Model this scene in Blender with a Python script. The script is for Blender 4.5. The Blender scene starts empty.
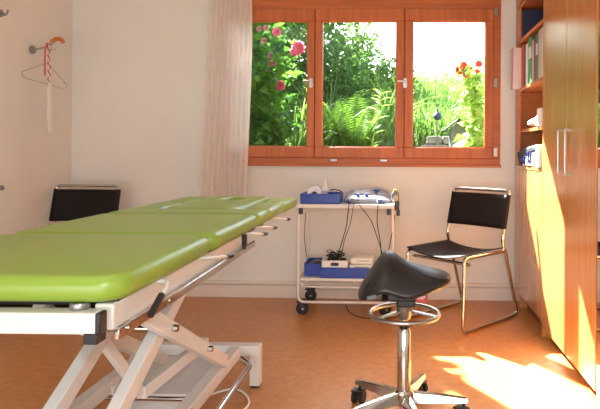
import bpy, math, random
from math import sin, cos, pi, radians as R
from mathutils import Vector, Matrix
random.seed(7)
SC = bpy.context.scene
COL = SC.collection

# ------------------------------------------------------------------ camera
cd = bpy.data.cameras.new('camera'); cam = bpy.data.objects.new('camera', cd); COL.objects.link(cam)
cd.sensor_fit = 'HORIZONTAL'; cd.sensor_width = 36.0; cd.lens = 560 / 600 * 36
cd.shift_x = (300 - 385) / 600; cd.shift_y = (153 - 204.5) / 600
cd.clip_start = 0.02
cam.matrix_world = (Matrix.Translation((0, 0, 1.02)) @ Matrix.Rotation(R(1.5), 4, 'Z') @
                    Matrix.Rotation(R(90), 4, 'X') @ Matrix.Rotation(R(0.35), 4, 'Z'))
SC.camera = cam
SC.view_settings.view_transform = 'Standard'; SC.view_settings.look = 'None'
SC.view_settings.exposure = 0.22; SC.view_settings.gamma = 1.0; SC.view_settings.use_curve_mapping = False

# ------------------------------------------------------------------ world, sun, flash, fill lamps
SKY, SUN, FLASH, CEIL, REAR = 1.00, 64.0, 10.0, 4.5, 50.0
w = bpy.data.worlds.new('world'); SC.world = w; w.use_nodes = True
nt = w.node_tree; bg = nt.nodes['Background']
sk = nt.nodes.new('ShaderNodeTexSky'); sk.sky_type = 'NISHITA'; sk.sun_disc = False
sk.sun_elevation = R(42); sk.sun_rotation = R(-31); sk.dust_density = 3.0; sk.air_density = 1.0
nt.links.new(sk.outputs[0], bg.inputs[0]); bg.inputs[1].default_value = SKY

def lamp(name, typ, loc, energy, color=(1, 1, 1), direction=None, **kw):
    l = bpy.data.lights.new(name, typ); l.energy = energy; l.color = color
    for k, v in kw.items(): setattr(l, k, v)
    o = bpy.data.objects.new(name, l); COL.objects.link(o); o.location = loc
    if direction is not None: o.rotation_euler = Vector(direction).to_track_quat('-Z', 'Y').to_euler()
    return o
lamp('sun', 'SUN', (-4, 10, 8), SUN, (1.0, 0.985, 0.95), (1.0, -1.68, -1.76), angle=R(0.8))
lamp('camera_flash', 'AREA', (0.06, -0.05, 1.20), FLASH, (0.94, 0.98, 1.0), (-0.10, 1, -0.08), shape='DISK', size=0.10)
lamp('ceiling_fill', 'AREA', (-0.8, 1.2, 2.38), CEIL, (1.0, 0.93, 0.86), (0, 0, -1), shape='DISK', size=1.4)  # added soft fill from above, no fixture modelled

lamp('rear_fill', 'AREA', (-0.6, -1.30, 0.62), REAR, (0.92, 0.98, 1.0), (0, 1, 0.06), shape='RECTANGLE', size=2.8, size_y=0.8)  # added fill lamp behind the camera, no window there

# ------------------------------------------------------------------ materials
MATS = {}
def lin(c): return tuple((x / 12.92 if x <= 0.04045 else ((x + 0.055) / 1.055) ** 2.4) for x in c)
def rgb(r, g, b): return lin((r / 255, g / 255, b / 255))
def mat(name, col, rough=0.5, metal=0.0, noise=0.0, nscale=20.0, bump=0.0, bscale=200.0, coat=0.0, spec=0.5, stretch=None, col2=None, emit=None):
    m = bpy.data.materials.new(name); m.use_nodes = True; n = m.node_tree; b = n.nodes['Principled BSDF']
    b.inputs['Base Color'].default_value = (*col, 1); b.inputs['Roughness'].default_value = rough
    b.inputs['Metallic'].default_value = metal; b.inputs['Coat Weight'].default_value = coat
    b.inputs['Specular IOR Level'].default_value = spec
    tc = n.nodes.new('ShaderNodeTexCoord'); mp = n.nodes.new('ShaderNodeMapping')
    n.links.new(tc.outputs['Object'], mp.inputs[0])
    if stretch: mp.inputs['Scale'].default_value = stretch
    if noise or col2:
        t = n.nodes.new('ShaderNodeTexNoise'); t.inputs['Scale'].default_value = nscale; t.inputs['Detail'].default_value = 5
        n.links.new(mp.outputs[0], t.inputs[0])
        r = n.nodes.new('ShaderNodeValToRGB'); r.color_ramp.elements[0].position = 0.3; r.color_ramp.elements[1].position = 0.7
        c2 = col2 if col2 else tuple(min(1, x * (1 + noise)) for x in col)
        c1 = col if col2 else tuple(x * (1 - noise) for x in col)
        r.color_ramp.elements[0].color = (*c1, 1); r.color_ramp.elements[1].color = (*c2, 1)
        n.links.new(t.outputs[0], r.inputs[0]); n.links.new(r.outputs[0], b.inputs['Base Color'])
    if bump:
        t = n.nodes.new('ShaderNodeTexNoise'); t.inputs['Scale'].default_value = bscale
        n.links.new(mp.outputs[0], t.inputs[0])
        bp = n.nodes.new('ShaderNodeBump'); bp.inputs['Strength'].default_value = bump; bp.inputs['Distance'].default_value = 0.002
        n.links.new(t.outputs[0], bp.inputs['Height']); n.links.new(bp.outputs[0], b.inputs['Normal'])
    MATS[name] = m; return m
def leafmat(name, c1, c2, trans=0.5):
    m = bpy.data.materials.new(name); m.use_nodes = True; n = m.node_tree; n.nodes.clear()
    out = n.nodes.new('ShaderNodeOutputMaterial'); d = n.nodes.new('ShaderNodeBsdfPrincipled'); d.inputs['Roughness'].default_value = 0.45
    d.inputs['Specular IOR Level'].default_value = 0.3
    t = n.nodes.new('ShaderNodeBsdfTranslucent'); mx = n.nodes.new('ShaderNodeMixShader'); mx.inputs[0].default_value = trans
    tc = n.nodes.new('ShaderNodeTexCoord'); no = n.nodes.new('ShaderNodeTexNoise'); no.inputs['Scale'].default_value = 6
    n.links.new(tc.outputs['Object'], no.inputs[0]); r = n.nodes.new('ShaderNodeValToRGB')
    r.color_ramp.elements[0].position = 0.35; r.color_ramp.elements[1].position = 0.65
    r.color_ramp.elements[0].color = (*c1, 1); r.color_ramp.elements[1].color = (*c2, 1)
    n.links.new(no.outputs[0], r.inputs[0]); n.links.new(r.outputs[0], d.inputs['Base Color']); n.links.new(r.outputs[0], t.inputs[0])
    n.links.new(d.outputs[0], mx.inputs[1]); n.links.new(t.outputs[0], mx.inputs[2]); n.links.new(mx.outputs[0], out.inputs[0])
    MATS[name] = m; return m
def sheermat(name, col, transp, transl):
    m = bpy.data.materials.new(name); m.use_nodes = True; n = m.node_tree; n.nodes.clear()
    out = n.nodes.new('ShaderNodeOutputMaterial'); d = n.nodes.new('ShaderNodeBsdfDiffuse'); t = n.nodes.new('ShaderNodeBsdfTranslucent')
    tr = n.nodes.new('ShaderNodeBsdfTransparent'); d.inputs[0].default_value = (*col, 1); t.inputs[0].default_value = (*col, 1)
    a = n.nodes.new('ShaderNodeMixShader'); a.inputs[0].default_value = transl; b = n.nodes.new('ShaderNodeMixShader'); b.inputs[0].default_value = transp
    n.links.new(d.outputs[0], a.inputs[1]); n.links.new(t.outputs[0], a.inputs[2]); n.links.new(a.outputs[0], b.inputs[1]); n.links.new(tr.outputs[0], b.inputs[2])
    n.links.new(b.outputs[0], out.inputs[0]); MATS[name] = m; return m
def glassmat(name, tint=(0.97, 0.985, 0.975), gloss=0.012):
    m = bpy.data.materials.new(name); m.use_nodes = True; n = m.node_tree; n.nodes.clear()
    out = n.nodes.new('ShaderNodeOutputMaterial'); g = n.nodes.new('ShaderNodeBsdfGlossy'); g.inputs['Roughness'].default_value = 0.02
    tr = n.nodes.new('ShaderNodeBsdfTransparent'); tr.inputs[0].default_value = (*tint, 1)
    b = n.nodes.new('ShaderNodeMixShader'); b.inputs[0].default_value = gloss
    n.links.new(tr.outputs[0], b.inputs[1]); n.links.new(g.outputs[0], b.inputs[2]); n.links.new(b.outputs[0], out.inputs[0]); MATS[name] = m; return m
def woodmat(name, c1, c2, rough=0.35, axis='Z', coat=0.2, scale=1.0):
    s = {'Z': (14, 14, 0.9), 'X': (0.9, 14, 14), 'Y': (14, 0.9, 14)}[axis]
    return mat(name, c1, rough, col2=c2, nscale=3.0 * scale, stretch=s, coat=coat, bump=0.05, bscale=8)

mat('wall_paint', rgb(226, 222, 215), 0.9, noise=0.02, nscale=3, bump=0.15, bscale=60)
mat('ceiling_paint', rgb(235, 230, 222), 0.9)
mat('baseboard_paint', rgb(232, 219, 208), 0.5)
mat('linoleum', rgb(182, 118, 58), 0.33, col2=rgb(200, 138, 78), nscale=26, coat=0.12, bump=0.04, bscale=90)
woodmat('frame_wood_z', rgb(170, 86, 38), rgb(192, 106, 52), axis='Z', rough=0.5, coat=0.0)
woodmat('frame_wood_x', rgb(170, 86, 38), rgb(192, 106, 52), axis='X', rough=0.5, coat=0.0)
woodmat('cabinet_wood', rgb(194, 126, 64), rgb(210, 144, 82), rough=0.22, axis='Z', coat=1.0, scale=0.8)
MATS['cabinet_wood'].node_tree.nodes['Principled BSDF'].inputs['Coat Roughness'].default_value = 0.22
woodmat('shelf_wood', rgb(190, 108, 52), rgb(206, 126, 66), rough=0.4, axis='Y')
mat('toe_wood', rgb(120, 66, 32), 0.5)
mat('green_vinyl', rgb(136, 164, 60), 0.34, noise=0.02, nscale=4, bump=0.1, bscale=300, spec=0.5)
mat('white_enamel', rgb(222, 217, 211), 0.35, noise=0.01)
mat('chrome', rgb(205, 203, 200), 0.12, 1.0)
mat('satin_metal', rgb(190, 186, 180), 0.32, 1.0)
mat('grey_metal', rgb(150, 150, 150), 0.35, 0.8)
mat('black_plastic', rgb(24, 24, 27), 0.4)
mat('black_rubber', rgb(22, 21, 22), 0.6)
mat('black_leather', rgb(30, 29, 31), 0.36, noise=0.1, nscale=30, bump=0.2, bscale=250)
mat('chair_leather', rgb(30, 23, 21), 0.6, noise=0.1, nscale=40, bump=0.1, bscale=400, spec=0.2)
mat('blue_plastic', rgb(38, 66, 160), 0.35)
mat('deep_blue', rgb(40, 60, 130), 0.4)
mat('white_plastic', rgb(236, 230, 222), 0.35)
mat('silver_plastic', rgb(120, 120, 130), 0.45, 0.0)
mat('screen_grey', rgb(150, 156, 160), 0.2)
mat('red_sticker', rgb(205, 50, 55), 0.4)
mat('pale_print', rgb(225, 220, 222), 0.5)
mat('mirror', rgb(235, 235, 235), 0.01, 1.0)
mat('orange_wood', rgb(196, 106, 46), 0.35)
mat('red_cord', rgb(190, 50, 55), 0.7)
mat('paper', rgb(238, 232, 226), 0.7)
mat('stone', rgb(120, 118, 105), 0.9, noise=0.35, nscale=8, bump=0.6, bscale=20)
mat('grey_wood', rgb(84, 82, 84), 0.8, noise=0.12, nscale=15)
mat('soil', rgb(70, 80, 40), 0.95, col2=rgb(50, 62, 28), nscale=5)
mat('bark', rgb(90, 70, 48), 0.9, noise=0.3, nscale=20)
mat('render_outside', rgb(210, 205, 195), 0.9)
for nm, c in dict(book_orange=(214, 88, 40), book_white=(226, 220, 216), book_green=(64, 136, 84), book_cream=(222, 200, 176), book_grey=(96, 106, 112), book_brown=(140, 80, 56), book_navy=(38, 48, 76), book_pink=(232, 206, 204), cloth_navy=(26, 30, 48), cloth_teal=(60, 130, 150), yellow_green=(170, 170, 40), lilac=(178, 176, 190)).items():
    mat(nm, rgb(*c), 0.55)
leafmat('leaf_rose', rgb(48, 96, 30), rgb(92, 140, 46), 0.5)
leafmat('leaf_tree', rgb(70, 106, 44), rgb(112, 146, 66), 0.5)
leafmat('leaf_dark', rgb(44, 78, 30), rgb(82, 118, 46), 0.45)
leafmat('leaf_fern', rgb(68, 110, 32), rgb(108, 144, 46), 0.55)
leafmat('leaf_grass', rgb(66, 102, 40), rgb(112, 142, 64), 0.55)
leafmat('leaf_pale', rgb(118, 152, 62), rgb(160, 184, 100), 0.6)
leafmat('petal_pink', rgb(196, 84, 116), rgb(220, 124, 150), 0.4)
leafmat('petal_pale', rgb(180, 120, 126), rgb(200, 156, 156), 0.4)
leafmat('petal_red', rgb(180, 44, 44), rgb(206, 74, 66), 0.25)
sheermat('sheer', rgb(246, 236, 228), 0.12, 0.35)
sheermat('clear_film', rgb(245, 240, 238), 0.35, 0.3)
glassmat('glass')
M = MATS

# ------------------------------------------------------------------ mesh helpers
def catmull(pts, n=6, closed=False):
    P = [Vector(p) for p in pts]; out = []
    N = len(P); rng = range(N) if closed else range(N - 1)
    for i in rng:
        p1, p2 = P[i], P[(i + 1) % N]
        p0 = P[i - 1] if (closed or i > 0) else p1 + (p1 - p2)
        p3 = P[(i + 2) % N] if (closed or i + 2 < N) else p2 + (p2 - p1)
        for k in range(n):
            t = k / n
            out.append(0.5 * ((2 * p1) + (p2 - p0) * t + (2 * p0 - 5 * p1 + 4 * p2 - p3) * t * t + (3 * p1 - p0 - 3 * p2 + p3) * t ** 3))
    if not closed: out.append(P[-1])
    return out
def rounded(pts, r, n=5, closed=False):
    """polyline with filleted corners"""
    P = [Vector(p) for p in pts]; out = []; N = len(P)
    for i in range(N):
        if not closed and i in (0, N - 1): out.append(P[i]); continue
        a, b, c = P[i - 1], P[i], P[(i + 1) % N]
        rr = min(r, (a - b).length * 0.49, (c - b).length * 0.49)
        s = b + (a - b).normalized() * rr; e = b + (c - b).normalized() * rr
        for k in range(n + 1):
            t = k / n; out.append((1 - t) ** 2 * s + 2 * t * (1 - t) * b + t * t * e)
    return out
class MB:
    def __init__(s): s.v = []; s.f = []
    def add(s, vs, fs):
        o = len(s.v); s.v += [tuple(v) for v in vs]; s.f += [tuple(i + o for i in f) for f in fs]; return s
    def box(s, x0, x1, y0, y1, z0, z1):
        vs = [(x, y, z) for z in (z0, z1) for y in (y0, y1) for x in (x0, x1)]
        return s.add(vs, [(0, 2, 3, 1), (4, 5, 7, 6), (0, 1, 5, 4), (2, 6, 7, 3), (0, 4, 6, 2), (1, 3, 7, 5)])
    def bar(s, p, q, wd, ht, up=(0, 0, 1)):
        p, q = Vector(p), Vector(q); d = (q - p).normalized(); a = d.cross(Vector(up)).normalized(); b = a.cross(d).normalized()
        vs = [c + a * wd / 2 * i + b * ht / 2 * j for c in (p, q) for j in (-1, 1) for i in (-1, 1)]
        return s.add(vs, [(0, 2, 3, 1), (4, 5, 7, 6), (0, 1, 5, 4), (2, 6, 7, 3), (0, 4, 6, 2), (1, 3, 7, 5)])
    def tube(s, pts, r, seg=10, closed=False, r2=None):
        P = [Vector(p) for p in pts]; n = len(P); rings = []
        t0 = (P[1] - P[0]).normalized(); a = t0.orthogonal().normalized()
        for i in range(n):
            if closed: t = (P[(i + 1) % n] - P[i - 1]).normalized()
            else: t = (P[min(i + 1, n - 1)] - P[max(i - 1, 0)]).normalized()
            a = (a - t * a.dot(t)); a = a.normalized() if a.length > 1e-6 else t.orthogonal().normalized()
            b = t.cross(a); rr = r if r2 is None else r + (r2 - r) * i / (n - 1)
            rings.append([P[i] + (a * cos(2 * pi * k / seg) + b * sin(2 * pi * k / seg)) * rr for k in range(seg)])
        vs = [v for g in rings for v in g]; fs = []
        m = n if closed else n - 1
        off = 0
        if closed:   # align the closing ring
            best = min(range(seg), key=lambda o: (rings[0][o] - rings[-1][0]).length); off = best
        for i in range(m):
            j = (i + 1) % n; o = off if (closed and i == n - 1) else 0
            for k in range(seg):
                fs.append((i * seg + k, i * seg + (k + 1) % seg, j * seg + (k + 1 + o) % seg, j * seg + (k + o) % seg))
        if not closed: fs += [tuple(range(seg))[::-1], tuple((n - 1) * seg + k for k in range(seg))]
        return s.add(vs, fs)
    def cyl(s, p, q, r, seg=20, r2=None): return s.tube([p, q], r, seg, r2=r2)
    def lathe(s, prof, c=(0, 0, 0), seg=24, ax='Z'):
        vs = []; fs = []; n = len(prof)
        for r, z in prof:
            for k in range(seg):
                a = 2 * pi * k / seg; x, y = r * cos(a), r * sin(a)
                p = {'Z': (x, y, z), 'Y': (x, z, y), 'X': (z, x, y)}[ax]
                vs.append((p[0] + c[0], p[1] + c[1], p[2] + c[2]))
        for i in range(n - 1):
            for k in range(seg): fs.append((i * seg + k, i * seg + (k + 1) % seg, (i + 1) * seg + (k + 1) % seg, (i + 1) * seg + k))
        fs += [tuple(range(seg)), tuple((n - 1) * seg + k for k in range(seg))]
        return s.add(vs, fs)
    def prism(s, poly, d0, d1, ax='Y'):
        f = {'Y': lambda a, b, d: (a, d, b), 'X': lambda a, b, d: (d, a, b), 'Z': lambda a, b, d: (a, b, d)}[ax]
        n = len(poly); vs = [f(a, b, d0) for a, b in poly] + [f(a, b, d1) for a, b in poly]
        return s.add(vs, [tuple(range(n)), tuple(range(n, 2 * n))[::-1]] + [(i, (i + 1) % n, (i + 1) % n + n, i + n) for i in range(n)])
    def layers(s, outlines, zs):
        """stack of matching outlines (x,y) at heights; capped with n-gons"""
        n = len(outlines[0]); vs = [(x, y, z) for o, z in zip(outlines, zs) for x, y in o]; fs = []
        for i in range(len(zs) - 1):
            for k in range(n): fs.append((i * n + k, i * n + (k + 1) % n, (i + 1) * n + (k + 1) % n, (i + 1) * n + k))
        fs += [tuple(range(n))[::-1], tuple((len(zs) - 1) * n + k for k in range(n))]
        return s.add(vs, fs)
    def grid(s, fn, nu, nv):
        vs = [fn(i / nu, j / nv) for j in range(nv + 1) for i in range(nu + 1)]
        return s.add(vs, [(j * (nu + 1) + i, j * (nu + 1) + i + 1, (j + 1) * (nu + 1) + i + 1, (j + 1) * (nu + 1) + i) for j in range(nv) for i in range(nu)])
    def cushion(s, outline, base, tt, tb, nr=10, na=48, p=4):
        vs = []; fs = []
        for side, th in ((1, tt), (-1, tb)):
            for i in range(nr + 1):
                rho = sin(pi / 2 * i / nr)
                for k in range(na):
                    x, y = outline(2 * pi * k / na); x *= rho; y *= rho
                    vs.append((x, y, base(x, y) + side * th * (max(0, 1 - rho ** p)) ** 0.5))
        N = (nr + 1) * na
        for sd in (0, 1):
            for i in range(nr):
                for k in range(na):
                    q = (sd * N + i * na + k, sd * N + i * na + (k + 1) % na, sd * N + (i + 1) * na + (k + 1) % na, sd * N + (i + 1) * na + k)
                    fs.append(q if sd == 0 else q[::-1])
        return s.add(vs, fs)
    def leaf(s, p, d, L, W, fold=0.25, up=None):
        d = Vector(d).normalized(); p = Vector(p)
        u = Vector(up) if up else Vector((random.uniform(-1, 1), random.uniform(-1, 1), random.uniform(0.2, 1)))
        a = d.cross(u); a = a.normalized() if a.length > 1e-4 else d.orthogonal().normalized(); nrm = a.cross(d)
        m = p + d * L * 0.45
        vs = [p, m + a * W / 2 + nrm * W * fold, p + d * L - nrm * L * 0.12, m - a * W / 2 + nrm * W * fold, m]
        return s.add(vs, [(0, 4, 1), (4, 2, 1), (0, 3, 4), (4, 3, 2)])
    def blade(s, p, d, L, W, droop=0.3, n=3):
        p = Vector(p); d = Vector(d).normalized(); a = d.cross(Vector((random.uniform(-1, 1), random.uniform(-1, 1), 0.1))).normalized()
        hz = Vector((d.x, d.y, 0)); vs = []; fs = []
        for i in range(n + 1):
            t = i / n; c = p + d * L * t + hz * L * droop * t * t - Vector((0, 0, 1)) * L * droop * 0.8 * t * t * t
            ww = W * (1 - t ** 1.5) / 2 + 0.0004
            vs += [c - a * ww, c + a * ww]
        for i in range(n): fs.append((2 * i, 2 * i + 1, 2 * i + 3, 2 * i + 2))
        return s.add(vs, fs)

def obj(name, mb, m, parent=None, bevel=0.0, smooth=True, fix=True, seg=2, kind=None, label=None, world=None, subdiv=0):
    me = bpy.data.meshes.new(name); vs = mb.v
    if world is not None:
        inv = world.inverted(); vs = [tuple(inv @ Vector(v)) for v in vs]
    me.from_pydata(vs, [], mb.f); me.materials.append(MATS[m] if isinstance(m, str) else m)
    if fix:
        import bmesh
        b = bmesh.new(); b.from_mesh(me); bmesh.ops.recalc_face_normals(b, faces=b.faces); b.to_mesh(me); b.free()
    me.polygons.foreach_set('use_smooth', [smooth] * len(me.polygons)); me.update()
    if smooth and fix: me.set_sharp_from_angle(angle=R(38))
    o = bpy.data.objects.new(name, me); COL.objects.link(o); o.parent = parent
    if bevel:
        md = o.modifiers.new('bevel', 'BEVEL'); md.width = bevel; md.segments = seg; md.limit_method = 'ANGLE'; md.angle_limit = R(40)
    if subdiv:
        md = o.modifiers.new('sub', 'SUBSURF'); md.levels = md.render_levels = subdiv
    if kind: o['kind'] = kind
    if label: o['label'] = label
    return o
def tag(o, label, cat, group=None, kind=None):
    o['label'] = label; o['category'] = cat
    if group: o['group'] = group
    if kind: o['kind'] = kind
    return o
def thing(name, label, cat, loc=(0, 0, 0), rotz=0, group=None):
    o = bpy.data.objects.new(name, None); COL.objects.link(o); o.location = loc; o.rotation_euler = (0, 0, rotz); o.empty_display_size = 0.1
    return tag(o, label, cat, group)
def single(name, mb, m, label, cat, loc=(0, 0, 0), rotz=0, group=None, **kw):
    o = obj(name, mb, m, **kw); o.location = loc; o.rotation_euler = (0, 0, rotz); return tag(o, label, cat, group)
def struct(name, mb, m, parent=None, **kw):
    kw.setdefault('smooth', False); o = obj(name, mb, m, parent, **kw); o['kind'] = 'structure'; return o
def rrect(hx, hy, r, n=6, cx=0, cy=0):
    out = []
    for sx, sy, a0 in ((1, 1, 0), (-1, 1, 90), (-1, -1, 180), (1, -1, 270)):
        for k in range(n + 1):
            a = R(a0 + 90 * k / n); out.append((cx + sx * (hx - r) + r * cos(a), cy + sy * (hy - r) + r * sin(a)))
    return out
def pad(mb, x0, x1, y0, y1, z0, z1, r, cr):
    cx, cy, hx, hy = (x0 + x1) / 2, (y0 + y1) / 2, (x1 - x0) / 2, (y1 - y0) / 2; ols = []; zs = []
    r = min(r, (z1 - z0) / 2)
    for k in range(6):
        a = pi / 2 * k / 5; ins = r * (1 - sin(a)); ols.append(rrect(hx - ins, hy - ins, max(0.002, cr - ins), 6, cx, cy)); zs.append(z0 + r * (1 - cos(a)))
    for k in range(6):
        a = pi / 2 * (1 - k / 5); ins = r * (1 - sin(a)); ols.append(rrect(hx - ins, hy - ins, max(0.002, cr - ins), 6, cx, cy)); zs.append(z1 - r * (1 - cos(a)))
    return mb.layers(ols, zs)

# ================================================================== SETTING
XL, XR, YB, YF, ZC = -2.33, 1.25, 3.92, -1.4, 2.45       # left wall, right wall, window wall, rear, ceiling
WX0, WX1, WZ0, WZ1 = -1.27, 0.697, 0.93, 2.12            # window opening
struct('floor', MB().box(XL - 0.1, XR + 0.1, YF - 0.1, YB + 0.25, -0.12, 0), 'linoleum')
struct('ceiling', MB().box(XL - 0.1, XR + 0.1, YF - 0.1, YB + 0.25, ZC, ZC + 0.15), 'ceiling_paint')
struct('wall_left', MB().box(XL - 0.12, XL, YF - 0.1, YB + 0.25, 0, ZC), 'wall_paint')
struct('wall_right', MB().box(XR, XR + 0.12, YF - 0.1, YB + 0.25, 0, ZC), 'wall_paint')
struct('wall_rear', MB().box(XL, XR, YF - 0.1, YF, 0, ZC), 'wall_paint')
wb = MB()
wb.box(XL, WX0, YB, YB + 0.12, 0, ZC).box(WX1, XR, YB, YB + 0.12, 0, ZC).box(WX0, WX1, YB, YB + 0.12, 0, WZ0).box(WX0, WX1, YB, YB + 0.12, WZ1, ZC)
struct('wall_back', wb, 'wall_paint')
bb = MB().box(XL, 0.80, YB - 0.016, YB, 0, 0.088).box(XL, 0.80, YB - 0.026, YB, 0.098, 0.116)
for x in (-0.42, 0.55): bb.box(x, x + 0.003, YB - 0.018, YB, 0.0, 0.088)
struct('baseboard_back', bb, 'baseboard_paint', bevel=0.002)
struct('baseboard_left', MB().box(XL, XL + 0.016, YF, YB - 0.03, 0, 0.088).box(XL, XL + 0.022, YF, YB - 0.03, 0.1, 0.112), 'baseboard_paint', bevel=0.002)

# ---- window with three sashes
win = bpy.data.objects.new('window_1', None); COL.objects.link(win); win.location = (WX0, YB, WZ0); win['kind'] = 'structure'
WM = Matrix.Translation(win.location)
y0, y1 = YB - 0.018, YB + 0.06
f = MB().box(WX0, WX1, y0, y1, WZ0, WZ0 + 0.055).box(WX0, WX1, y0, y1, 2.022, WZ1)
f.box(WX0, WX0 + 0.05, y0, y1, WZ0 + 0.055, 2.022).box(WX1 - 0.055, WX1, y0, y1, WZ0 + 0.055, 2.022)
f.box(-0.612, -0.578, y0 + 0.012, y1, WZ0 + 0.055, 2.022).box(0.012, 0.046, y0 + 0.012, y1, WZ0 + 0.055, 2.022)
obj('window_frame', f, 'frame_wood_x', win, bevel=0.003, world=WM)
obj('sill_board', MB().box(WX0 - 0.01, WX1 + 0.006, YB - 0.03, YB, WZ0 - 0.006, WZ0 + 0.014), 'frame_wood_x', win, bevel=0.004, world=WM)
for n_, (sx0, sx1, gx0, gx1) in enumerate(((-1.222, -0.597, -1.165, -0.645), (-0.593, 0.027, -0.546, -0.026), (0.031, 0.644, 0.086, 0.592))):
    sy0, sy1 = YB - 0.034, YB + 0.02; z0, z1, gz0, gz1 = 0.985, 2.022, 1.060, 1.937
    s_ = MB().box(sx0, sx1, sy0, sy1, z0, gz0).box(sx0, sx1, sy0, sy1, gz1, z1)
    s_.box(sx0, gx0, sy0, sy1, gz0, gz1).box(gx1, sx1, sy0, sy1, gz0, gz1)
    so = obj('sash', s_, 'frame_wood_z', win, bevel=0.004, world=WM)
    obj('pane', MB().box(gx0 - 0.004, gx1 + 0.004, YB - 0.004, YB, gz0 - 0.004, gz1 + 0.004), 'glass', so, smooth=False, world=WM, label='clear glass pane')
    bd = MB()
    for a in ((gx0, gx1, gz0, gz0 + 0.006), (gx0, gx1, gz1 - 0.006, gz1), (gx0, gx0 + 0.006, gz0, gz1), (gx1 - 0.006, gx1, gz0, gz1)):
        bd.box(a[0], a[1], YB - 0.022, YB - 0.006, a[2], a[3])
    obj('glazing_bead', bd, 'orange_wood', so, smooth=False, world=WM)
for hx in (-0.620, 0.035):
    pl = MB().layers([rrect(0.013, 0.034, 0.0125, 6)] * 2, (0, 0.006)); pl.v = [(hx + a, YB - 0.034 - c, 1.505 + b) for a, b, c in pl.v]
    p_ = obj('handle_plate', pl, 'satin_metal', win, world=WM, label='brushed metal handle plate')
    h_ = MB().cyl((hx, YB - 0.04, 1.515), (hx, YB - 0.062, 1.515), 0.009).tube(rounded([(hx + 0.006, YB - 0.062, 1.515), (hx - 0.034, YB - 0.064, 1.515), (hx - 0.05, YB - 0.060, 1.515)], 0.01), 0.0065)
    h_.cyl((hx, YB - 0.04, 1.485), (hx, YB - 0.047, 1.485), 0.008)
    obj('handle_lever', h_, 'satin_metal', p_, world=WM)
for hz in (2.0, 1.51, 1.03): obj('hinge', MB().cyl((0.668, YB - 0.03, hz - 0.03), (0.668, YB - 0.03, hz + 0.03), 0.007, 12).box(0.652, 0.668, YB - 0.026, YB - 0.018, hz - 0.028, hz + 0.028), 'satin_metal' if hz > 1.1 else 'white_plastic', win, world=WM)
for hx in (-0.46, -0.11): obj('latch_keep', MB().box(hx - 0.022, hx + 0.022, YB - 0.026, YB - 0.016, 0.962, 0.974).cyl((hx, YB - 0.03, 0.968), (hx, YB - 0.02, 0.968), 0.006, 10), 'grey_metal', win, world=WM)
struct('trim_1', MB().box(WX1, WX1 + 0.022, YB - 0.006, YB, WZ0 - 0.02, ZC - 0.2), 'baseboard_paint', bevel=0.002)
struct('exterior_sill', MB().box(WX0 - 0.05, WX1 + 0.05, YB + 0.12, YB + 0.20, 0.90, 0.94), 'stone')

# ================================================================== OUTSIDE GARDEN
def gz(x, y):
    base = 0.72 + 0.10 * (y - 4.1)
    if y > 5.6: base += 0.26 * min(1, (y - 5.6) / 0.25)
    if y > 5.8: base += 0.135 * (y - 5.8)
    if y > 11: base -= 0.16 * (y - 11)
    return base + 0.04 * sin(x * 2.1 + y) + 0.03 * sin(x * 3.7 - y * 1.3)
g = MB().grid(lambda u, v: (-9 + 18 * u, 4.12 + 12 * v, gz(-9 + 18 * u, 4.12 + 12 * v)), 70, 70)
struct('ground', g, 'soil', smooth=True)
# stone retaining wall on the right
st = thing('stone_wall', 'low rough stone retaining wall in the garden behind the birdhouse', 'garden wall', (0.7, 5.5, gz(0.7, 5.5) - 0.1)); SM = Matrix.Translation(st.location)
for r_ in range(4):
    x = 0.12 + 0.05 * r_
    row = MB()
    while x < 2.6:
        w_ = random.uniform(0.14, 0.3); z_ = gz(0.7, 5.5) - 0.06 + r_ * 0.085
        row.box(x, x + w_ - 0.012, 5.44 + random.uniform(-0.015, 0.02), 5.66, z_, z_ + 0.078); x += w_
    obj('stone_course', row, 'stone', st, bevel=0.012, world=SM)

def dirn(el0=-0.3, el1=0.9):
    a = random.uniform(0, 2 * pi); e = random.uniform(el0, el1); return Vector((cos(a) * cos(e), sin(a) * cos(e), sin(e)))
def leafball(mb, c, rad, n, L, W):
    for _ in range(n):
        while True:
            p = Vector((random.uniform(-1, 1), random.uniform(-1, 1), random.uniform(-1, 1)))
            if 0.15 < p.length < 1: break
        q = Vector((c[0] + p.x * rad[0], c[1] + p.y * rad[1], c[2] + p.z * rad[2]))
        s = random.uniform(0.7, 1.25); mb.leaf(q, (p.normalized() + dirn() * 0.9 - Vector((0, 0, 0.2))), L * s, W * s)
def tree(x, y, h, rad, n, L, m, label, cat='tree', low=0.25, name='leafy_tree', group=None):
    z0 = gz(x, y) - 0.05; t = thing(name, label, cat, (x, y, z0), group=group)
    tr = MB().tube(catmull([(0, 0, 0), (0.05, 0.02, h * 0.35), (-0.04, 0, h * 0.75)]), 0.06 * h / 4, 8, r2=0.02)
    cr = MB(); k = 9
    for i in range(k):
        a = i * 2.4; rr = rad * 0.55 * (0.3 + 0.7 * random.random()); cz = h * (low + (0.92 - low) * i / (k - 1)); sh = 1 - 0.45 * abs(i / (k - 1) - 0.45)
        c = (rr * cos(a), rr * sin(a), cz); leafball(cr, c, (rad * 0.62 * sh, rad * 0.62 * sh, h * 0.16), n // k, L, L * 0.5)
        tr.tube(catmull([(0, 0, cz * 0.6), (c[0] * 0.5, c[1] * 0.5, cz * 0.85), c]), 0.02, 6, r2=0.006)
    obj('trunk', tr, 'bark', t); obj('crown', cr, m, t, fix=False, smooth=False); return t
TG = 'trees on the garden bank'
tree(-3.7, 9.2, 2.6, 1.0, 3000, 0.11, 'leaf_tree', 'tall green tree furthest left behind the curtain side of the window', group=TG)
tree(-2.0, 7.9, 2.35, 1.05, 8000, 0.10, 'leaf_tree', 'bushy mid green tree behind the pink roses in the left pane', group=TG)
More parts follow.
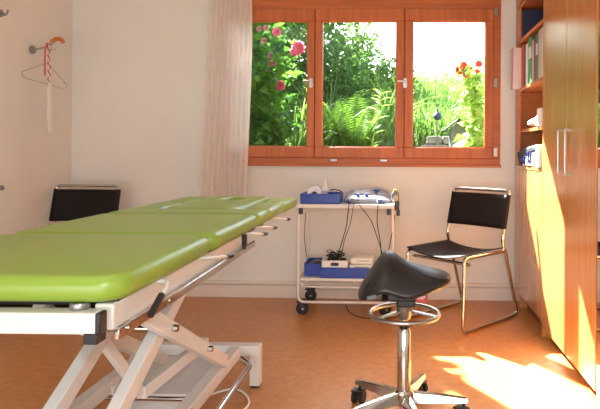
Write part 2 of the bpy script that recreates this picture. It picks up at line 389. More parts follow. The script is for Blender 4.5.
tree(-1.55, 9.4, 2.1, 1.0, 6000, 0.09, 'leaf_tree', 'airy green tree rising at the left of the middle pane', group=TG)
tree(-0.80, 9.9, 1.15, 0.6, 2000, 0.08, 'leaf_tree', 'small thin tree on the bank in the middle pane', group=TG)
def shrub(x, y, h, rad, n, L, m, label):
    t = thing('garden_shrub', label, 'shrub', (x, y, gz(x, y) - 0.03), group='shrubs on the garden bank')
    cr = MB(); st_ = MB()
    for i in range(7):
        a = i * 2.4; c = (rad * 0.5 * cos(a), rad * 0.5 * sin(a), h * (0.3 + 0.08 * i)); leafball(cr, c, (rad * 0.6, rad * 0.6, h * 0.25), n // 7, L, L * 0.45)
        st_.tube(catmull([(0, 0, 0), (c[0] * 0.4, c[1] * 0.4, c[2] * 0.5), c]), 0.012, 6, r2=0.004)
    obj('stem', st_, 'bark', t); obj('foliage', cr, m, t, fix=False, smooth=False)
shrub(-1.75, 6.6, 1.25, 0.6, 1500, 0.10, 'leaf_dark', 'dark green shrub behind the rose bush in the left pane')
shrub(-0.95, 7.2, 1.15, 0.55, 1400, 0.09, 'leaf_dark', 'dark shrub between the left and middle panes')
shrub(-0.25, 8.0, 0.9, 0.5, 900, 0.08, 'leaf_tree', 'low green shrub behind the fern in the middle pane')
shrub(-1.93, 5.0, 2.6, 0.66, 5200, 0.12, 'leaf_dark', 'tall dense shrub added as a sun block, mostly hidden at the left edge behind the curtain')  # added, mostly out of view, to keep sun off curtain and floor
# tall grasses (uncountable)
gr = MB()
for _ in range(11000):
    y = 4.9 + 6.4 * random.random() ** 1.2; hw = 0.35 * y; x = random.uniform(-hw, hw * 0.9)
    if y < 5.7 and x > -0.15: continue
    L = random.uniform(0.25, 0.6) * (1.2 if y > 8 else 0.9)
    gr.blade((x, y, gz(x, y) - 0.02), (random.gauss(0, 0.28), random.gauss(0, 0.28), 1), L, random.uniform(0.010, 0.018), random.uniform(0.1, 0.5))
o = obj('tall_grass', gr, 'leaf_grass', fix=False, smooth=False); tag(o, 'tall light green grasses covering the garden bank outside', 'grass', kind='stuff')
# long iris like blades, left pane and middle
def reed(x, y, n, L, label):
    z = gz(x, y); b = MB()
    for _ in range(n): b.blade((random.gauss(0, 0.05), random.gauss(0, 0.05), 0), (random.gauss(0, 0.35), random.gauss(0, 0.3), 1), L * random.uniform(0.6, 1.1), 0.022, random.uniform(0.2, 0.7), 6)
    single('day_lily_clump', b, 'leaf_grass', label, 'plant', (x, y, z - 0.02), group='long bladed clumps', fix=False, smooth=False)
reed(-0.92, 5.0, 90, 0.95, 'arching long bladed clump at the bottom right of the left pane')
reed(-0.75, 5.9, 70, 1.0, 'long bladed clump between left and middle panes')
reed(0.28, 6.1, 40, 0.55, 'bladed clump above the stone wall, left of the birdhouse')
reed(-0.15, 6.6, 50, 0.8, 'upright bladed clump in the right half of the middle pane')
# ferns
def fern(x, y, n, L, label, seed):
    random.seed(seed); z = gz(x, y); t = thing('garden_fern', label, 'fern', (x, y, z - 0.02), group='ferns outside the middle pane')
    for i in range(n):
        a = 2 * pi * i / n + random.uniform(-0.2, 0.2); l = L * random.uniform(0.75, 1.1); e = random.uniform(1.0, 1.35)
        pts = [Vector((cos(a) * l * (0.42 * tt + 0.28 * tt * tt) * (1.15 - e * 0.6), sin(a) * l * (0.42 * tt + 0.28 * tt * tt) * (1.15 - e * 0.6), l * (1.0 * tt - 0.14 * tt ** 3))) for tt in [k / 16 for k in range(17)]]
        fr = MB().tube(pts, 0.004, 5, r2=0.001)
        for k in range(2, 17):
            d = (pts[k] - pts[k - 1]).normalized(); sd = d.cross(Vector((0, 0, 1))); sd = sd.normalized() if sd.length > 0.05 else Vector((-sin(a), cos(a), 0))
            ln = l * 0.26 * sin(pi * min(1, (k + 1.5) / 18)) ** 0.8
            for q in range(2):
                pp = pts[k] - (pts[k] - pts[k - 1]) * q * 0.5
                for s_ in (-1, 1): fr.leaf(pp, sd * s_ + d * 0.35, ln, 0.024, 0.1, up=(0, 0, 1))
        obj('frond', fr, 'leaf_fern', t, fix=False, smooth=False)
fern(-0.42, 4.95, 13, 0.84, 'large light green fern standing at the left of the middle pane', 3)
fern(-0.36, 5.35, 11, 0.80, 'second fern, behind the leafy stem in the middle pane', 5)
fern(-0.72, 5.2, 10, 0.70, 'fern furthest left, partly behind the left mullion', 8)
random.seed(21)
# leafy stem (tall weed) in the middle pane
t = thing('tall_weed', 'single tall stem with long pointed leaves in the middle pane', 'plant', (-0.22, 4.55, gz(-0.22, 4.55)))
top = 1.52 - gz(-0.22, 4.55); pts = catmull([(0, 0, 0), (-0.01, 0, top * 0.4), (0.05, 0, top * 0.8), (0.07, 0, top)], 8)
obj('stem', MB().tube(pts, 0.005, 6, r2=0.002), 'leaf_pale', t); lf = MB()
for k in range(6, len(pts)):
    a = k * 2.2; lf.leaf(pts[k], (cos(a), sin(a) * 0.6, 0.35), 0.13 * (1.2 - 0.5 * k / len(pts)), 0.032, 0.15, up=(0, 0, 1))
obj('leaves', lf, 'leaf_pale', t, fix=False, smooth=False)
# rose bush, left pane, close to the glass
rz0 = gz(-1.05, 4.75)
t = thing('rose_bush', 'climbing rose bush with pink blooms close outside the left pane', 'rose bush', (-1.15, 4.75, rz0)); RM = Matrix.Translation(t.location)
st_ = MB(); lv = MB()
canes = [[(-1.15, 4.75, rz0), (-1.22, 4.7, 1.3), (-1.25, 4.65, 1.8), (-1.16, 4.6, 2.15)], [(-1.12, 4.75, rz0), (-1.08, 4.7, 1.25), (-1.1, 4.6, 1.6), (-0.92, 4.5, 1.82)],
         [(-1.2, 4.8, rz0), (-1.35, 4.7, 1.4), (-1.4, 4.7, 2.0), (-1.3, 4.6, 2.4)], [(-1.12, 4.7, rz0), (-1.02, 4.6, 1.15), (-1.0, 4.55, 1.32)], [(-1.1, 4.75, rz0), (-1.18, 4.65, 1.2), (-1.2, 4.5, 1.5), (-1.06, 4.42, 1.60)]]
for c in canes:
    pp = catmull(c, 10); st_.tube(pp, 0.009, 6, r2=0.003)
    for p in pp[5:]:
        for _ in range(9): lv.leaf(p + Vector((random.gauss(0, 0.055), random.gauss(0, 0.06), random.gauss(0, 0.05))), dirn(-0.6, 0.7), random.uniform(0.05, 0.1), random.uniform(0.035, 0.06), 0.12)
for _ in range(90): lv.leaf((random.gauss(-1.05, 0.09), random.gauss(4.95, 0.1), random.uniform(rz0 + 0.1, 1.75)), dirn(-0.6, 0.6), random.uniform(0.07, 0.13), random.uniform(0.05, 0.085), 0.12)
for _ in range(420): lv.leaf((random.gauss(-1.28, 0.14), random.gauss(4.75, 0.12), random.uniform(rz0 + 0.1, 2.35)), dirn(-0.6, 0.6), random.uniform(0.07, 0.13), random.uniform(0.05, 0.085), 0.12)
for _ in range(120): lv.leaf((random.gauss(-1.15, 0.08), random.gauss(4.6, 0.07), random.uniform(rz0 + 0.1, 1.35)), dirn(-0.6, 0.6), random.uniform(0.07, 0.12), random.uniform(0.05, 0.08), 0.12)
obj('canes', st_, 'bark', t, world=RM); obj('foliage', lv, 'leaf_rose', t, fix=False, smooth=False, world=RM)
def bloom(c, r, m, par, name='rose_bloom', wm=None):
    b = MB()
    for ring, (n_, tilt, sc) in enumerate(((5, 0.2, 0.5), (7, 0.6, 0.66), (8, 1.0, 0.78), (9, 1.35, 0.82))):
        for k in range(n_):
            a = 2 * pi * k / n_ + ring * 0.5; d = Vector((cos(a) * sin(tilt), -cos(tilt) * 0.8, sin(a) * sin(tilt))) ; d.y -= 0.1
            b.leaf(c, d, r * sc * 1.1, r * sc * 1.25, 0.3, up=(-cos(a), -0.2, -sin(a)))
    b.lathe([(r * 0.05, -r * 0.35), (r * 0.42, -r * 0.2), (r * 0.5, 0.1 * r), (r * 0.3, r * 0.35), (0.02 * r, r * 0.4)], c, 10, 'Y')
    obj(name, b, m, par, fix=False, world=wm)
for x, y, r in ((298, 50, 9), (294, 54, 6), (276, 34, 6), (263, 43, 4), (280, 88, 6.5), (271, 67, 6), (268, 72, 4), (270, 58, 4), (258, 31, 4), (265, 30, 4)):
    Y = 4.5; X = (x - 400) * Y / 560; Z = 1.02 + (155 - y) * Y / 560
    bloom((X, Y, Z), r * Y / 560, 'petal_pink' if r > 5 and x != 271 else 'petal_pale', t, wm=RM)
# pale leaved plant with red flowers, right pane
hz_ = gz(0.62, 4.7)
t = thing('red_flowering_plant', 'tall pale leaved plant with red flowers outside the right pane', 'plant', (0.62, 4.75, hz_)); HM = Matrix.Translation(t.location)
st_ = MB(); lv = MB()
for c in ([(0.62, 4.75, hz_), (0.6, 4.7, 1.2), (0.58, 4.65, 1.5), (0.56, 4.6, 1.70)], [(0.64, 4.75, hz_), (0.68, 4.7, 1.3), (0.66, 4.65, 1.74)], [(0.66, 4.8, hz_), (0.76, 4.7, 1.2), (0.78, 4.7, 1.5)]):
    pp = catmull(c, 8); st_.tube(pp, 0.008, 6, r2=0.003)
    for p in pp[4:]:
        for _ in range(6):
            lv.leaf(p + Vector((random.gauss(0, 0.04), random.gauss(0, 0.04), random.gauss(0, 0.03))), dirn(-0.7, 0.3), random.uniform(0.08, 0.13), random.uniform(0.07, 0.11), 0.08)
obj('stalks', st_, 'leaf_pale', t, world=HM); obj('foliage', lv, 'leaf_pale', t, fix=False, smooth=False, world=HM)
for x, y, r in ((459, 72, 6), (466, 76, 5), (463, 67, 5), (478, 66, 5), (477, 73, 3), (470, 70, 3)):
    Y = 4.6; bloom(((x - 400) * Y / 560, Y, 1.02 + (155 - y) * Y / 560), r * Y / 560, 'petal_red', t, 'red_bloom', HM)
# birdhouse and globe on a stake
bx, by = 0.50, 5.05; bz = gz(bx, by) - 0.03; UP = 0.055
t = thing('birdhouse', 'grey wooden birdhouse with pitched roof on a post, right pane', 'birdhouse', (bx, by, bz)); BM = Matrix.Translation(t.location)
b = MB().prism([(bx - 0.05, 0.96 + UP), (bx + 0.09, 0.96 + UP), (bx + 0.09, 1.18 + UP), (bx + 0.02, 1.24 + UP), (bx - 0.05, 1.18 + UP)], by - 0.07, by + 0.09)
b.lathe([(0.001, 0), (0.016, 0), (0.016, 0.003), (0.001, 0.003)], (bx + 0.02, by - 0.073, 1.15 + UP), 16, 'Y')
obj('house_body', b, 'book_grey', t, smooth=False, world=BM)
obj('roof', MB().bar((bx - 0.11, by, 1.165 + UP), (bx + 0.025, by, 1.27 + UP), 0.26, 0.016).bar((bx + 0.015, by, 1.27 + UP), (bx + 0.15, by, 1.165 + UP), 0.26, 0.016), 'grey_wood', t, smooth=False, world=BM)
obj('post', MB().box(bx, bx + 0.04, by - 0.02, by + 0.02, bz, 1.0), 'grey_wood', t, smooth=False, world=BM)
gx, gy = 0.345, 5.15; t = thing('garden_globe', 'small dark globe on a thin stake left of the birdhouse', 'garden ornament', (gx, gy, gz(gx, gy) - 0.03)); h0 = 1.36 - t.location.z
obj('stake', MB().cyl((0, 0, 0), (0, 0, h0), 0.006, 8), 'grey_metal', t)
obj('globe', MB().lathe([(0.001, -0.04), (0.026, -0.03), (0.04, 0), (0.03, 0.027), (0.012, 0.04), (0.008, 0.07), (0.001, 0.075)], (0, 0, h0), 16), 'book_navy', t)

# ================================================================== CURTAIN
def cur(u, v):
    z = 2.40 - 1.78 * v; xl = -1.325 - 0.07 * v ** 1.3; xr = -1.036 + 0.012 * sin(v * 5)
    x = xl + (xr - xl) * u; am = 0.010 + 0.008 * v
    return (x, YB - 0.085 + am * sin(u * 2 * pi * 9 + 0.7 * sin(v * 3)) + 0.008 * sin(u * 7 + v * 4), z)
ct = thing('sheer_curtain', 'sheer off white curtain hanging at the left side of the window', 'curtain', (-1.2, YB - 0.085, 0.62)); CM = Matrix.Translation(ct.location)
obj('drape', MB().grid(cur, 180, 30), 'sheer', ct, fix=False, world=CM)
hm = MB(); hm.tube([cur(i / 90, 0.999) for i in range(91)], 0.004, 5); obj('hem', hm, 'sheer', ct, world=CM)
obj('curtain_rail', MB().box(-1.45, 0.9, YB - 0.11, YB - 0.06, 2.40, 2.425), 'white_plastic', ct, world=CM)

# ================================================================== CUPBOARDS ON THE RIGHT (front plane X = 0.80)
FX, BX = 0.80, 1.23
def door(par, wm, ya, yb, z0, z1, name='door'):
    return obj(name, MB().box(FX, FX + 0.02, ya + 0.002, yb - 0.002, z0, z1), 'cabinet_wood', par, bevel=0.002, world=wm)
# tall wardrobe
wr = thing('wardrobe', 'tall honey coloured wooden wardrobe with two doors and bar handles', 'wardrobe', (1.0, 2.7, 0)); WW = Matrix.Translation(wr.location)
body = MB().box(FX + 0.022, BX, 3.125, 3.145, 0, 2.3).box(FX + 0.022, BX, 2.30, 2.32, 0, 2.3).box(FX + 0.03, BX, 2.32, 3.125, 0.06, 0.08).box(FX + 0.03, BX, 2.32, 3.125, 2.28, 2.3).box(BX - 0.01, BX, 2.32, 3.125, 0.08, 2.28)
body.box(FX, FX + 0.022, 3.142, 3.163, 0.0, 2.3)
obj('carcass', body, 'cabinet_wood', wr, bevel=0.0015, world=WW)
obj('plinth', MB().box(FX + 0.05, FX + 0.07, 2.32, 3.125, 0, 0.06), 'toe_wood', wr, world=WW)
for ya, yb, hy in ((2.715, 3.142, 2.735), (2.30, 2.711, 2.620)):
    d_ = door(wr, WW, ya, yb, 0.055, 2.3)
    hm = MB().tube(rounded([(FX, hy, 0.925), (FX - 0.034, hy, 0.925), (FX - 0.034, hy, 1.135), (FX, hy, 1.135)], 0.008), 0.0055, 10)
    obj('handle', hm, 'satin_metal', d_, world=WW, label='brushed steel bar handle')
# mirror-fronted unit nearest the camera
mr = thing('mirror_cupboard', 'cupboard with mirrored front at the right edge, beside the wardrobe', 'cupboard', (1.0, 1.9, 0)); MM = Matrix.Translation(mr.location)
obj('carcass', MB().box(FX + 0.022, BX, 1.45, 2.296, 0.0, 2.3), 'cabinet_wood', mr, bevel=0.002, world=MM)
obj('mirror_door', MB().box(FX + 0.004, FX + 0.018, 1.45, 2.292, 0.03, 2.28), 'mirror', mr, smooth=False, world=MM, label='mirror glass front')
# low cupboard
lc = thing('low_cupboard', 'low honey wood cupboard in the corner with sunlit top, below the shelves', 'cupboard', (1.0, 3.5, 0)); LM = Matrix.Translation(lc.location)
obj('carcass', MB().box(FX + 0.022, BX, 3.167, 3.90, 0.08, 0.92).box(FX, FX + 0.06, 3.725, 3.75, 0, 0.08).box(FX, FX + 0.02, 3.755, 3.90, 0, 0.925), 'cabinet_wood', lc, bevel=0.0015, world=LM)
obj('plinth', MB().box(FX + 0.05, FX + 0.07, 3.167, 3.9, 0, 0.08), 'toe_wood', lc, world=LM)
door(lc, LM, 3.166, 3.752, 0.085, 0.918)
obj('top_board', MB().box(FX - 0.003, BX, 3.166, 3.90, 0.92, 0.942), 'cabinet_wood', lc, bevel=0.002, world=LM)
# open bookcase above
bk = thing('open_bookcase', 'open wooden bookcase above the low cupboard beside the wardrobe', 'bookcase', (1.0, 3.5, 0.944)); KM = Matrix.Translation(bk.location)
obj('side_panel', MB().box(FX + 0.0, BX, 3.86, 3.90, 0.944, 2.3).box(FX, FX + 0.012, 3.77, 3.86, 0.944, 1.44).box(FX, FX + 0.012, 3.77, 3.86, 1.768, 2.3), 'shelf_wood', bk, bevel=0.002, world=KM)
obj('back_panel', MB().box(BX - 0.01, BX, 3.18, 3.86, 0.944, 2.3), 'shelf_wood', bk, world=KM)
obj('side_panel', MB().box(FX + 0.03, BX, 3.165, 3.180, 0.944, 2.3), 'shelf_wood', bk, world=KM)
for z in (1.170, 1.446, 1.772, 2.005, 2.28):
    obj('shelf', MB().box(FX + (0.012 if z < 1.2 else 0), BX - 0.012, 3.182, 3.858, z - 0.010, z + 0.010), 'shelf_wood', bk, bevel=0.001, world=KM)

def book(name, y0, y1, h, m, label, x0=FX + 0.012, z=1.457, dep=0.22, tilt=0, cat='binder', group='binders and books on the middle shelf', band='pale_print', holder=True):
    t = thing(name, label, cat, (x0 + dep / 2, (y0 + y1) / 2, z), 0, group); t.rotation_euler = (tilt, 0, 0)
    hy = (y1 - y0) / 2; hx = dep / 2
    obj('cover', MB().box(-hx, -hx + 0.004, -hy, hy, 0, h).box(-hx, hx, -hy, -hy + 0.003, 0, h).box(-hx, hx, hy - 0.003, hy, 0, h), m, t, smooth=False)
    obj('pages', MB().box(-hx + 0.005, hx - 0.004, -hy + 0.004, hy - 0.004, 0.004, h - 0.005), 'paper', t, smooth=False, label='white paper block')
    if band: obj('spine_label', MB().box(-hx - 0.001, -hx + 0.001, -hy * 0.7, hy * 0.7, h * 0.55, h * 0.8), band, t, smooth=False)
    return t
book('ring_binder', 3.785, 3.850, 0.275, 'book_pink', 'pale pinkish white binder sticking out at the wall end of the book row', x0=FX - 0.045, band=None)
book('ring_binder', 3.700, 3.778, 0.285, 'book_orange', 'orange red binder, next to the pale binder at the wall end', band=None)
book('paperback_book', 3.655, 3.695, 0.265, 'book_navy', 'thin dark book between the orange and white binders', cat='book', band=None)
book('ring_binder', 3.585, 3.650, 0.270, 'book_white', 'white binder left of the green binder')
book('ring_binder', 3.475, 3.580, 0.292, 'book_green', 'thick green binder in the middle of the row')
book('hardback_book', 3.435, 3.470, 0.262, 'book_cream', 'cream book right of the green binder', cat='book')
book('hardback_book', 3.395, 3.430, 0.255, 'book_brown', 'brown red book between cream and grey ones', cat='book', band=None)
book('ring_binder', 3.320, 3.388, 0.275, 'book_grey', 'dark grey green binder with white label')
book('ring_binder', 3.262, 3.316, 0.288, 'book_cream', 'cream binder right of the grey green binder')
book('ring_binder', 3.190, 3.256, 0.288, 'book_white', 'white binder against the wardrobe side', band=None)
# dark picture book standing with its cover to the room
t = thing('picture_book', 'dark blue book standing cover forward on the shelf above the binders', 'book', (0.92, 3.74, 1.783))
obj('cover', MB().box(-0.11, 0.11, -0.014, -0.010, 0, 0.19).box(-0.11, 0.11, 0.010, 0.014, 0, 0.19).box(-0.114, -0.110, -0.014, 0.014, 0, 0.19), 'book_navy', t, smooth=False)
obj('pages', MB().box(-0.108, 0.106, -0.0095, 0.0095, 0.003, 0.187), 'paper', t, smooth=False)
pr = MB(); random.seed(4)
for row, z in enumerate((0.163, 0.152)):
    x = -0.07 + 0.0 * row
    while x < 0.09: w_ = random.uniform(0.006, 0.014); pr.box(x, x + w_, -0.0150, -0.0140, z, z + 0.004); x += w_ + 0.004
obj('title_print', pr, 'pale_print', t, smooth=False)
obj('cover_picture', MB().layers([[( -0.098 + a, 0.075 + b) for a, b in rrect(0.012, 0.045, 0.008, 4, 0.012, 0)]] * 2, (0.0140, 0.0148)), 'lilac', t, smooth=False)
o = t.children[-1]; o.data.transform(Matrix(((1, 0, 0, 0), (0, 0, -1, 0), (0, 1, 0, 0), (0, 0, 0, 1))))
single('paper_stack', MB().box(-0.10, 0.10, -0.13, 0.13, 0, 0.012).box(-0.095, 0.10, -0.12, 0.13, 0.013, 0.028), 'paper', 'flat stack of white papers on the topmost visible shelf', 'papers', (0.93, 3.45, 2.016), bevel=0.001)
# items on the small shelf
random.seed(12)
single('crumpled_tissue', MB().cushion(lambda a: (0.045 * cos(a) * (1 + 0.2 * sin(3 * a)), 0.12 * sin(a) * (1 + 0.12 * sin(5 * a))), lambda x, y: 0.02 + 0.008 * sin(60 * y) * cos(50 * x), 0.028, 0.012, 8, 40), 'paper', 'crumpled white tissue lying on the small shelf above the bag', 'tissue', (0.845, 3.46, 1.188))
t = thing('spray_bottle', 'teal and white bottle standing on the small shelf by the wardrobe', 'bottle', (0.825, 3.305, 1.181))
obj('bottle_body', MB().lathe([(0.001, 0), (0.028, 0), (0.03, 0.01), (0.03, 0.055), (0.012, 0.075), (0.012, 0.085), (0.001, 0.085)], seg=20), 'cloth_teal', t)
obj('cap', MB().lathe([(0.001, 0.082), (0.014, 0.082), (0.014, 0.10), (0.001, 0.102)], seg=16), 'white_plastic', t)
single('white_carton', MB().box(-0.035, 0.035, -0.03, 0.03, 0, 0.10), 'paper', 'small white carton beside the teal bottle on the small shelf', 'box', (0.826, 3.225, 1.181), bevel=0.002)
# bag / folded cloth on the low cupboard
t = thing('cloth_bag', 'dark navy cloth bag with white patterned lining slumped on the low cupboard', 'bag', (0.925, 3.62, 0.943))
mb = MB().cushion(lambda a: (0.125 * cos(a), 0.25 * math.copysign(abs(sin(a)) ** 0.7, sin(a))), lambda x, y: 0.098 - 0.06 * y + 0.1 * x - 0.5 * max(0, y - 0.05) ** 2 + 0.005 * sin(40 * y + 20 * x), 0.034, 0.080, 10, 48, 2)
mb.v = [(x, y, max(z, 0.002)) for x, y, z in mb.v]
obj('bag_body', mb, 'cloth_navy', t)
cl = MB().grid(lambda u, v: (-0.116 - 0.020 * sin(pi * u) - 0.005 * sin(11 * u + 5 * v), 0.09 - 0.11 * v - (0.37 - 0.11 * v) * u, 0.004 + (0.035 + 0.05 * u) * v), 24, 10)
ob = obj('lining', cl, 'paper', t, fix=False, label='white lining with blue pattern'); sd = ob.modifiers.new('solid', 'SOLIDIFY'); sd.thickness = 0.005
obj('dark_flap', MB().prism([(0.225, 0.088), (0.05, 0.112), (-0.20, 0.128), (-0.38, 0.124), (-0.36, 0.090), (-0.15, 0.082), (0.03, 0.052), (0.115, 0.006), (0.15, 0.010)], -0.128, -0.02, 'X'), 'cloth_navy', t, bevel=0.012, label='dark navy flap of the bag')
pt = MB()
for k in range(5): pt.tube([(-0.136, 0.03 - 0.06 * k, 0.015), (-0.139, 0.005 - 0.06 * k, 0.035 + 0.006 * k), (-0.136, 0.02 - 0.06 * k, 0.05 + 0.01 * k)], 0.006, 6)
obj('pattern', pt, 'deep_blue', t)
single('white_box', MB().box(-0.04, 0.04, -0.035, 0.035, 0, 0.13), 'paper', 'upright white box on the low cupboard against the wardrobe', 'box', (0.824, 3.222, 0.943), bevel=0.003)

# ================================================================== TREATMENT BENCH
bl = thing('treatment_bench', 'height adjustable treatment couch with lime green padded top and white frame', 'treatment couch', (-0.905, 2.205, 0), R(0.7))
LW = Matrix.Translation(bl.location) @ Matrix.Rotation(R(0.7), 4, 'Z')
ZT, ZB, HW = 0.765, 0.708, 0.328
def P4(name, *a, r=0.024, cr=0.03, **k):
    m_ = MB(); pad(m_, *a, r, cr); return obj(name, m_, 'green_vinyl', bl, **k)
P4('foot_pad', -HW, HW, -1.088, -0.477, ZB, ZT, cr=0.07)
P4('seat_pad', -HW, HW, -0.472, 0.090, ZB, ZT)
P4('back_pad', -HW, HW, 0.095, 0.303, ZB, ZT)
# head pad with face hole: ring outline around an oval hole
def headpad():
    m_ = MB(); n = 64; cx, cy = 0.0, 0.70; hw, y0_, y1_ = 0.180, 0.308, 1.035
    def outer(a, ins):
        dx, dy = cos(a), sin(a); hx = hw - ins; hy = (y1_ - y0_) / 2 - ins; cyy = (y0_ + y1_) / 2; p = 9
        k = (abs(dx / hx) ** p + abs(dy / hy) ** p) ** (-1 / p); return (cx + dx * k, cyy + dy * k)
    def inner(a, ins): return (cx + (0.055 + ins) * cos(a), 0.86 + (0.085 + ins) * sin(a))
    rows = []; r = 0.024
    for k in range(5): t_ = pi / 2 * k / 4; rows.append(('o', r * (1 - sin(t_)), ZB + r * (1 - cos(t_))))
    for k in range(5): t_ = pi / 2 * (1 - k / 4); rows.append(('o', r * (1 - sin(t_)), ZT - r * (1 - cos(t_))))
    for k in range(5): t_ = pi / 2 * k / 4; rows.append(('i', r * (1 - sin(t_)), ZT - r * (1 - cos(t_))))
    for k in range(5): t_ = pi / 2 * (1 - k / 4); rows.append(('i', r * (1 - sin(t_)), ZB + r * (1 - cos(t_))))
    vs = []; fs = []
    # corner angles spread by real direction to keep matching
    for kind, ins, z in rows:
        for k in range(n):
            a = 2 * pi * k / n; x, y = (outer if kind == 'o' else inner)(a, ins); vs.append((x, y, z))
    R_ = len(rows)
    for i in range(R_):
        for k in range(n): fs.append((i * n + k, i * n + (k + 1) % n, ((i + 1) % R_) * n + (k + 1) % n, ((i + 1) % R_) * n + k))
    m_.add(vs, fs); return m_
obj('head_pad', headpad(), 'green_vinyl', bl)
for s in (-1, 1):
    a, b = sorted((s * 0.190, s * HW))
    P4('arm_pad', a, b, 0.668, 1.035, ZB - 0.004, ZT - 0.004, cr=0.03)
    P4('shoulder_pad', a, b, 0.309, 0.662, ZB, ZT - 0.002, cr=0.03)
base_boards = MB().box(-HW + 0.03, HW - 0.03, -1.04, -0.49, ZB - 0.014, ZB + 0.002).box(-HW + 0.03, HW - 0.03, -0.46, 0.08, ZB - 0.014, ZB + 0.002).box(-HW + 0.03, HW - 0.03, 0.10, 0.30, ZB - 0.014, ZB + 0.002)
base_boards.box(-0.15, 0.15, 0.32, 0.74, ZB - 0.014, ZB + 0.002)
obj('pad_board', base_boards, 'black_plastic', bl, bevel=0.002, label='black board under the pads')
# upper frame
FZ0, FZ1 = 0.652, 0.695
obj('end_rail', MB().box(-0.30, 0.286, -1.105, -1.060, FZ0, FZ1), 'white_enamel', bl, bevel=0.004)
for s in (-1, 1):
    obj('end_cap', MB().box(*sorted((s * 0.286, s * 0.296)), -1.108, -1.078, FZ0 + 0.002, FZ1 + 0.001).box(*sorted((s * 0.262, s * 0.290)), -1.107, -1.07, FZ0 - 0.019, FZ0 + 0.003), 'black_plastic', bl, bevel=0.002, label='black plastic end cap')
    obj('side_rail', MB().box(s * 0.280 - 0.02, s * 0.280 + 0.02, -1.061, -0.04, FZ0 - 0.004, FZ1 + 0.008), 'white_enamel', bl, bevel=0.004)
    rl = MB().bar((s * 0.307, -1.06, 0.639), (s * 0.317, 0.05, 0.650), 0.010, 0.022)
    ro = obj('accessory_rail', rl, 'chrome', bl, bevel=0.002)
    for y in (-1.02, -0.80, -0.50, -0.10): obj('spacer', MB().cyl((s * 0.300, y, 0.642), (s * 0.316, y, 0.642), 0.006, 12), 'chrome', ro)
    obj('swing_arm', MB().bar((s * 0.27, -0.05, 0.684), (s * 0.22, 0.96, 0.690), 0.02, 0.015), 'white_enamel', bl, bevel=0.003)
obj('end_rail', MB().box(-0.26, 0.26, -0.08, -0.04, FZ0, FZ1), 'white_enamel', bl, bevel=0.004)
obj('rail_clamp', MB().box(0.314, 0.332, -0.130, -0.112, 0.668, 0.712).cyl((0.322, -0.12, 0.655), (0.322, -0.12, 0.67), 0.007), 'black_plastic', bl, bevel=0.003, label='black clamp on the side rail')
obj('pivot_foot', MB().lathe([(0.001, 0), (0.018, 0), (0.02, 0.006), (0.018, 0.013), (0.001, 0.013)], (0.235, -1.07, 0.6955), 16), 'grey_metal', bl)
# release levers with black grips
def lever(pts, end, rg=0.008):
    l_ = obj('release_lever', MB().tube(catmull(pts, 6), 0.0055, 8), 'white_enamel', bl)
    obj('grip', MB().tube([pts[-1], end], rg, 10), 'black_plastic', l_, label='black rubber grip')
lever([(0.255, -0.86, 0.702), (0.318, -0.855, 0.704), (0.336, -0.875, 0.698), (0.338, -0.91, 0.684)], (0.340, -0.975, 0.655))
for y in (-0.55, -0.05, 0.14, 0.46): lever([(0.27, y, 0.700), (0.322, y + 0.01, 0.702), (0.343, y + 0.06, 0.694), (0.348, y + 0.12, 0.685)], (0.350, y + 0.175, 0.679))
# scissor links (built in world coordinates)
def wbar(name, p, q, wd, ht, m='white_enamel', label=None): return obj(name, MB().bar(p, q, wd, ht), m, bl, bevel=0.003, world=LW, label=label)
for x in (-0.665, -0.815):
    wbar('scissor_arm', (x, 1.80, 0.665), (x, 0.95, 0.215), 0.032, 0.046)
    wbar('scissor_arm', (x - 0.036 if x < -0.7 else x + 0.034, 1.30, 0.655), (x - 0.036 if x < -0.7 else x + 0.034, 2.01, 0.262), 0.028, 0.044)
for y, z in ((1.515, 0.538), (1.80, 0.382)): obj('bolt', MB().cyl((-0.602, y, z), (-0.618, y, z), 0.010, 12), 'chrome', bl, world=LW)
obj('cross_shaft', MB().cyl((-0.63, 1.52, 0.535), (-0.85, 1.52, 0.535), 0.012).cyl((-0.63, 1.33, 0.638), (-1.1, 1.33, 0.638), 0.012).cyl((-0.62, 1.78, 0.655), (-1.14, 1.78, 0.655), 0.012), 'chrome', bl, world=LW)
wbar('lift_link', (-0.835, 1.50, 0.55), (-0.80, 1.72, 0.27), 0.022, 0.03)
wbar('lift_link', (-0.73, 2.10, 0.30), (-0.80, 1.72, 0.27), 0.03, 0.04)
# base: two long beams, two cross members with feet
for x in (-0.705, -1.07):
    wbar('base_beam', (x, 2.40, 0.155), (x, 0.98, 0.165), 0.045, 0.05)
for y in (2.43, 0.99):
    obj('base_crossbar', MB().box(-1.17, -0.600, y - 0.025, y + 0.025, 0.135, 0.182), 'white_enamel', bl, bevel=0.004, world=LW)
    for x in (-1.148, -0.622):
        obj('base_foot', MB().box(x - 0.022, x + 0.022, y - 0.025, y + 0.025, 0.008, 0.137), 'white_enamel', bl, bevel=0.003, world=LW)
        obj('foot_glide', MB().box(x - 0.019, x + 0.019, y - 0.022, y + 0.022, 0.0, 0.010), 'black_rubber', bl, world=LW)
obj('base_tray', MB().box(-1.05, -0.73, 2.02, 2.40, 0.128, 0.136).box(-1.05, -1.04, 2.02, 2.4, 0.136, 0.16), 'white_enamel', bl, bevel=0.002, world=LW)
obj('motor_housing', MB().box(-1.03, -0.80, 2.06, 2.16, 0.05, 0.126), 'white_enamel', bl, bevel=0.01, world=LW, label='white motor housing')
obj('foot_bar', MB().tube(rounded([(-0.66, 2.34, 0.15), (-0.612, 2.30, 0.14), (-0.612, 1.15, 0.13), (-0.68, 1.12, 0.13)], 0.03), 0.012, 12), 'chrome', bl, world=LW, label='chrome foot control bar')
